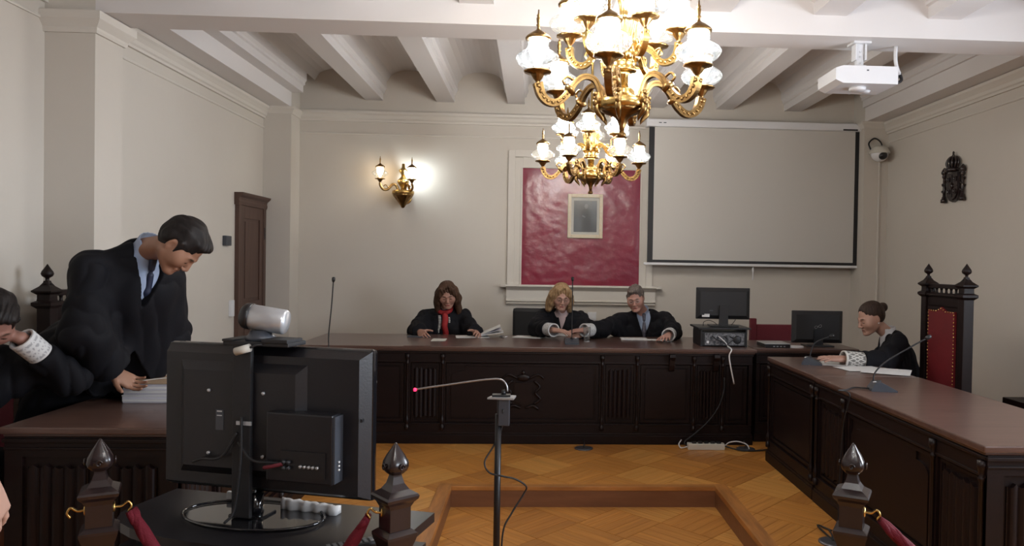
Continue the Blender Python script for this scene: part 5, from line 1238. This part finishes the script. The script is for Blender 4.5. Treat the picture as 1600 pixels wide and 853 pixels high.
def hair(P, m, kind, h=.004, vol=1.0):
    """hair as a child of the person: short crop, bob, long or bun"""
    R, c, s = P['R'], P['head'], P['s']; T = lambda p: c+R @ (np.array(p)*s)
    F = Field(h); E = lambda p, r, k=.012, sub=False: F.ell(T(p), np.array(r)*s, R, k*s, sub)
    v = vol
    E((0, -.022, .040), ((.078 if kind in ('short', 'bun') else .082)*v, .098*v, (.0875 if kind in ('short', 'bun') else .092)*v), .02)
    if kind == 'short':
        E((0, -.050, -.005), (.070, .060, .060), .03)
        for q in (-1, 1): F.cone(T((q*.072, .012, .04)), T((q*.074, .020, -.012)), .012*s, .007*s, .012*s)
        E((0, .045, .085), (.055, .045, .030), .02)
        E((0, .140, .016), (.085, .085, .080), .02, True)       # face
        for q in (-1, 1): E((q*.086, -.008, -.010), (.020, .022, .036), .008, True)
        E((0, .02, -.10), (.12, .075, .075), .02, True)
    elif kind == 'bun':
        E((0, -.045, .0), (.068, .062, .062), .03); E((0, -.125, .045), (.036, .030, .036), .01); E((0, -.105, .040), (.028, .03, .028), .01)
        E((0, .140, .002), (.088, .098, .104), .02, True)
        for q in (-1, 1): E((q*.086, -.002, -.014), (.022, .026, .034), .008, True)
        E((0, .02, -.10), (.12, .085, .070), .02, True)
    else:
        L = -.13 if kind == 'bob' else -.19
        for q in (-1, 1):
            F.chain([T((q*.055, .035, .07)), T((q*.083, .012, .01)), T((q*.088, .010, -.06)), T((q*.096, .0, L))], [.030*s, .027*s, .030*s, .020*s], .03*s)
            F.chain([T((q*.07, -.04, .03)), T((q*.092, -.045, -.06)), T((q*.105, -.035, L-.01))], [.036*s, .036*s, .024*s], .03*s)
            F.cone(T((q*.035, -.09, .0)), T((q*.06, -.10, L)), .045*s, .034*s, .03*s)
            F.chain([T((-.012+q*.012, .062, .108)), T((q*.048, .066, .082)), T((q*.072, .052, .03)), T((q*.080, .045, -.02))], [.014*s, .016*s, .015*s, .012*s], .015*s)
        E((0, .138, -.018), (.053, .085, .116), .02, True)
    def strands(P_):
        Q = ((P_-c) @ R)/s; a = np.arctan2(Q[:, 0], Q[:, 1]+.02)
        u = a*26+6*nz3(Q, 18, 1) if kind != 'short' else Q[:, 0]*260+8*nz3(Q, 22, 1)
        return .0022*(.35 if kind == 'bun' else 1)*np.sin(u)+(.0012 if kind == 'bun' else .0035)*nz3(Q, 45 if kind != 'short' else 60, 4)
    F.wave(strands)
    if kind in ('long', 'bob'): F.wave(lambda P_: .006*nz3((P_-c) @ R, 38, 7))
    return F.mesh('hair', M[m], P['t'])
def glasses(P, m='blackm', rx=.021, rz=.0155, th=.0014):
    R, c, s = P['R'], P['head'], P['s']; T = lambda p: tuple(c+R @ (np.array(p)*s))
    b = MB()
    for q in (-1, 1):
        b.tube([T((q*.031+rx*math.cos(a)*(1), .094-.012*abs(math.cos(a))*(1 if q*math.cos(a) > 0 else 0), -.002+rz*math.sin(a))) for a in [2*PI*k/20 for k in range(21)]], th, 5)
        b.tube([T((q*.052, .084, .002)), T((q*.074, .03, .002)), T((q*.078, -.012, -.002))], th, 5)
    b.tube([T((-.010, .095, .002)), T((0, .100, .004)), T((.010, .095, .002))], th, 5)
    return b.build('glasses', M[m], P['t'], world=True)
def tie(P, m='tie', x0=0.0, ln=.30):
    RT, n, t = P['RT'], P['neck'], P['t']; T = lambda x, y, z: tuple(n+RT @ np.array([x, y, z]))
    b = MB(); C = Field(.004); pts = [(x0, .066, .022), (x0, .112, -.045), (x0+.004, .142, -.12), (x0+.006, .150, -.22)]
    C.cone(T(*pts[0]), T(x0, .095, -.020), .018, .014, .01); C.chain([T(*p) for p in pts[1:]], [.014, .022, .028], .01)
    return C.mesh('tie', M[m], t)
def badge(P, x, z, y=.142):
    RT, n = P['RT'], P['chest']; c = n+RT @ np.array([x, y, z]); R_ = Matrix([list(r) for r in RT])
    b = MB(); b.ell(tuple(c), (.030, .006, .034), 16, 8, rot=R_); o = b.build('robe_badge', M['badge'], P['t'], world=True); return o
M['badge'] = mat('embroidered_badge', (.13, .09, .09), .7, grain=((120, 120, 120), (.05, .03, .035), .9))

V = lambda px, py, Y: np.array(at(px, py, Y=Y))
# --- standing man sorting the stack of papers
H = dict
f = (.45, .02, -.80); u = (.85, .02, .45)
p1 = person('standing man in a black robe and light blue shirt bending over a paper stack', (-2.30, 3.80, 0), V(283, 384, 3.40), f, hs=1.02, upw=u,
    neck=V(229, 392, 3.50), chest=V(203, 462, 3.56), pelvis=(-2.28, 3.80, .97), sh=(V(142, 418, 3.36), V(257, 433, 3.66)), el=(V(134, 520, 3.34), V(262, 520, 3.82)),
    wr=(V(176, 582, 3.50), V(252, 562, 3.86)), hands=(H(d=(.75, .35, -.55), n=(.55, .1, -.2), thumb=1, curl=.42, tcurl=.2), H(d=(.2, -.85, -.35), n=(.2, -.2, -.9), thumb=-1, curl=.5)),
    knees=((-2.38, 3.64, .52), (-2.26, 3.88, .52)), ankles=((-2.40, 3.66, .09), (-2.28, 3.90, .09)), skin=(.30, .155, .10), coat_to=.12, vcut=(.17, .062), shirt='shirtblue', brow=(.02, .014, .01), lips=(.24, .09, .07), group='people in black robes', slv=1.2, robe_r=1.06, fold=.005,
    extra=[(V(200, 440, 3.56), V(215, 585, 3.78), .17, .13), (V(142, 430, 3.40), V(165, 585, 3.60), .08, .11), (V(257, 440, 3.66), V(250, 550, 3.80), .08, .10)])
hair(p1, 'hairblack', 'short', vol=1.03); tie(p1, 'tie')
# --- woman with the red scarf
def seated(label, X, Y, head, hf, neck, chest, sh, el, wr, **k):
    k.setdefault('group', 'people in black robes')
    return person(label, (X, Y, 0), head, hf, neck=neck, chest=chest, pelvis=(X, Y, .57), sh=sh, el=el, wr=wr,
                  knees=k.pop('knees', ((X-.13, Y-.42, .56), (X+.13, Y-.42, .56))), ankles=k.pop('ankles', ((X-.12, Y-.42, .09), (X+.12, Y-.42, .09))), **k)
p2 = seated('seated woman with long brown hair, red scarf and black robe', -.86, 7.34, V(699, 461, 7.12), (.12, -1, -.38), V(695, 487, 7.22), V(694, 518, 7.25),
    (V(664, 494, 7.26), V(724, 494, 7.26)), (V(651, 516, 7.05), V(738, 518, 7.08)), (V(657, 519, 6.80), V(744, 520, 6.84)), roll=D(4),
    hands=(H(d=(.35, -.8, -.15), n=(.5, .1, -.6), thumb=1, curl=.45), H(d=(.25, -.9, .05), n=(-.5, .1, -.6), thumb=-1, curl=.4)), female=True, skin=(.36, .19, .14), vcut=(.30, .05), shirt='navy', lips=(.34, .07, .07))
hair(p2, 'hairbrown', 'long', vol=1.04)
def strip(P, name, m, x0, x1, y, z0, z1, n=14, w=.016, amp=.005):
    RT, nk = P['RT'], P['neck']; b = MB(); C = Field(.004)
    for i in range(n):
        a, c = i/n, (i+1)/n; q = lambda t_: tuple(nk+RT @ np.array([x0+(x1-x0)*t_+amp*math.sin(t_*9), y+.045*min(1, t_*2.2), z0+(z1-z0)*t_]))
        C.cone(q(a), q(c), w, w, .008)
    return C.mesh(name, M[m], P['t'])
strip(p2, 'scarf_end', 'scarf', .012, .020, .100, .0, -.19, w=.026); strip(p2, 'scarf_edge', 'stripes', -.040, -.038, .098, -.01, -.30, w=.013); strip(p2, 'scarf_edge', 'stripes', .052, .030, .098, -.03, -.30, w=.010)
C = Field(.004); nk = p2['neck']
for k in range(16):
    a, c = 2*PI*k/16, 2*PI*(k+1)/16; q = lambda w_: tuple(nk+p2['RT'] @ np.array([.062*math.cos(w_), .068*math.sin(w_)+.005, .035-.02*math.sin(w_)])); C.cone(q(a), q(c), .020, .020, .01)
C.mesh('scarf_wrap', M['scarf'], p2['t']); badge(p2, .13, -.07)
# --- blonde woman with glasses, leaning forward
p3 = seated('seated blonde woman with dark glasses and a lace cuff at the judges desk', .27, 7.36, V(877, 464, 6.98), (.14, -1, -.28), V(878, 490, 7.10), V(882, 518, 7.16),
    (V(849, 493, 7.12), V(907, 497, 7.14)), (V(838, 511, 6.88), V(922, 518, 6.98)), (V(866, 516, 6.62), V(905, 524, 6.72)), roll=D(-3),
    hands=(H(d=(.8, -.35, -.05), n=(.1, .1, -1), thumb=1, curl=.28), H(d=(-.75, -.5, -.1), n=(0, .2, -.9), thumb=-1, curl=.35)), female=True, skin=(.44, .25, .19), cuffs=(0,), vcut=(.10, .032), shirt='shirtpink', lips=(.40, .10, .09))
hair(p3, 'hairblond', 'bob', vol=1.05); glasses(p3); 
# --- man reaching to his right
p4 = seated('seated grey-haired man with glasses reaching a lace-cuffed arm sideways', 1.02, 7.34, V(993, 466, 6.98), (-.28, -1, -.32), V(1003, 489, 7.10), V(1006, 516, 7.16),
    (V(968, 500, 7.06), V(1040, 498, 7.12)), (V(942, 514, 6.86), V(1052, 518, 6.86)), (V(912, 516, 6.64), V(1044, 524, 6.58)), roll=D(6),
    hands=(H(d=(-.9, -.2, -.05), n=(0, .1, -1), thumb=-1, curl=.2), H(d=(-.35, -.85, -.10), n=(0, 0, -1), thumb=-1, curl=.14, spread=.14)), skin=(.43, .23, .18), cuffs=(0, 1), vcut=(.20, .065), shirt='shirtblue', slv=1.0, brow=(.12, .09, .08))
hair(p4, 'hairgrey', 'short', vol=1.02); glasses(p4, 'steel', rx=.019, rz=.012); tie(p4, 'tiegrey'); badge(p4, .10, -.05)
# --- woman in profile at the right desk
p5 = person('seated woman in profile with dark hair in a bun and a patterned cuff', (2.74, 5.46, 0), V(1360, 497, 5.44), (-1, -.12, -.36), neck=V(1389, 525, 5.44), chest=V(1400, 562, 5.44), pelvis=(2.80, 5.46, .57),
    sh=(V(1400, 533, 5.64), V(1402, 537, 5.24)), el=(V(1376, 566, 5.70), V(1382, 566, 5.16)), wr=(V(1322, 561, 5.52), V(1316, 561, 5.14)),
    hands=(H(d=(-1, -.1, -.05), n=(0, 0, -1), thumb=-1*-1, curl=.2), H(d=(-1, .05, .04), n=(.02, .25, -1), thumb=-1, curl=.13, spread=.16, tout=1.1)), knees=((2.38, 5.62, .56), (2.38, 5.30, .56)), ankles=((2.36, 5.60, .09), (2.36, 5.32, .09)),
    female=True, skin=(.42, .24, .18), cuffs=(1,), vcut=(.20, .075), shirt='shirtwhite', lips=(.34, .15, .12), cuffmat='cuffzig', cufflen=.155, group='people in black robes', nose=1.08)
hair(p5, 'hairdark', 'bun'); q = p5['head']+p5['R'] @ np.array([-.079, -.008, -.036]); MB().ell(tuple(q), (.005,)*3).build('earring', M['white'], p5['t'], world=True)
# --- robed person bowed at the left edge
p6 = person('seated person in a dark robe with a white cuff, bowed at the left edge', (-2.56, 3.14, 0), V(-14, 502, 3.08), (.55, -.45, -.75), neck=(-2.44, 3.12, 1.14), chest=(-2.46, 3.13, .95), pelvis=(-2.54, 3.14, .57), upw=(.5, -.2, .8),
    sh=((-2.42, 2.95, 1.07), (-2.42, 3.30, 1.07)), el=((-2.34, 2.82, .84), V(112, 592, 3.34)), wr=((-2.22, 2.92, .66), V(32, 528, 3.14)), hands=(H(d=(.6, .5, -.3), n=(0, 0, -1), thumb=1, curl=.3), H(d=(-.8, -.1, .35), n=(-.3, 0, -1), thumb=-1, curl=.4)),
    knees=((-2.27, 3.02, .56), (-2.27, 3.26, .56)), ankles=((-2.26, 3.04, .09), (-2.26, 3.26, .09)), cuffs=(1,), skin=(.26, .13, .10), shirt=None, vcut=(.1, .04), group='people in black robes', slv=.85)
hair(p6, 'hairblack', 'short', vol=1.04)
# chairs under the seated
office_chair('black swivel chair of the blonde woman, its back standing out to her left in view', (.03, 7.62, 0), D(-12), .25, 1.02)
office_chair('black swivel chair hidden behind the red-scarfed woman', (-.86, 7.64, 0), 0, .20, .86)
office_chair('black swivel chair hidden behind the grey-haired man', (1.04, 7.64, 0), 0, .20, .86)
office_chair('black swivel chair hidden behind the woman in profile', (3.08, 5.48, 0), -PI/2, .18, .86)
t = thing('low_back_chair', 'low dark red chair behind the legs of the standing man', 'chair', (-2.73, 3.74, 0), PI/2)
MB().box(-.22, .24, -.02, .03, .48, .76, .01).build('backrest', M['officered'], t); MB().box(-.22, .24, -.24, -.02, .40, .48, .01).build('seat', M['officered'], t)
for x in (-.19, .21):
    for y in (-.21, -.0): MB().box(x-.025, x+.025, y-.025, y+.025, 0, .40, .004).build('leg', M['officered'], t)
office_chair('black swivel chair of the bowed person at the left edge', (-2.76+.06, 3.14, 0), PI/2, .20, .86)
# --- bystander whose hand shows at the lower left edge
p7 = person('bystander in dark clothes whose hand reaches into the lower left corner', (-1.36, 1.20, LOW), (-1.33, 1.27, 1.50), (.3, 1, -.1), neck=(-1.36, 1.22, 1.32), chest=(-1.36, 1.21, 1.12), pelvis=(-1.36, 1.19, .80),
    sh=((-1.17, 1.20, 1.25), (-1.55, 1.24, 1.25)), el=((-1.10, 1.22, 1.17-.14), (-1.60, 1.20, .98)), wr=(V(-34, 752, 1.32), (-1.52, 1.42, .93)), hands=(H(d=(.06, .30, -.85), n=(-.9, .1, -.1), thumb=-1, curl=.35, s=.92), H(d=(.1, .6, -.6), n=(.8, 0, -.2), thumb=1, curl=.4)),
    knees=((-1.27, 1.22, .38), (-1.45, 1.22, .38)), ankles=((-1.26, 1.18, LOW+.09), (-1.46, 1.18, LOW+.09)), skin=(.42, .26, .20), robe='navy', group='onlookers', coat_to=None)
hair(p7, 'hairdark', 'short')
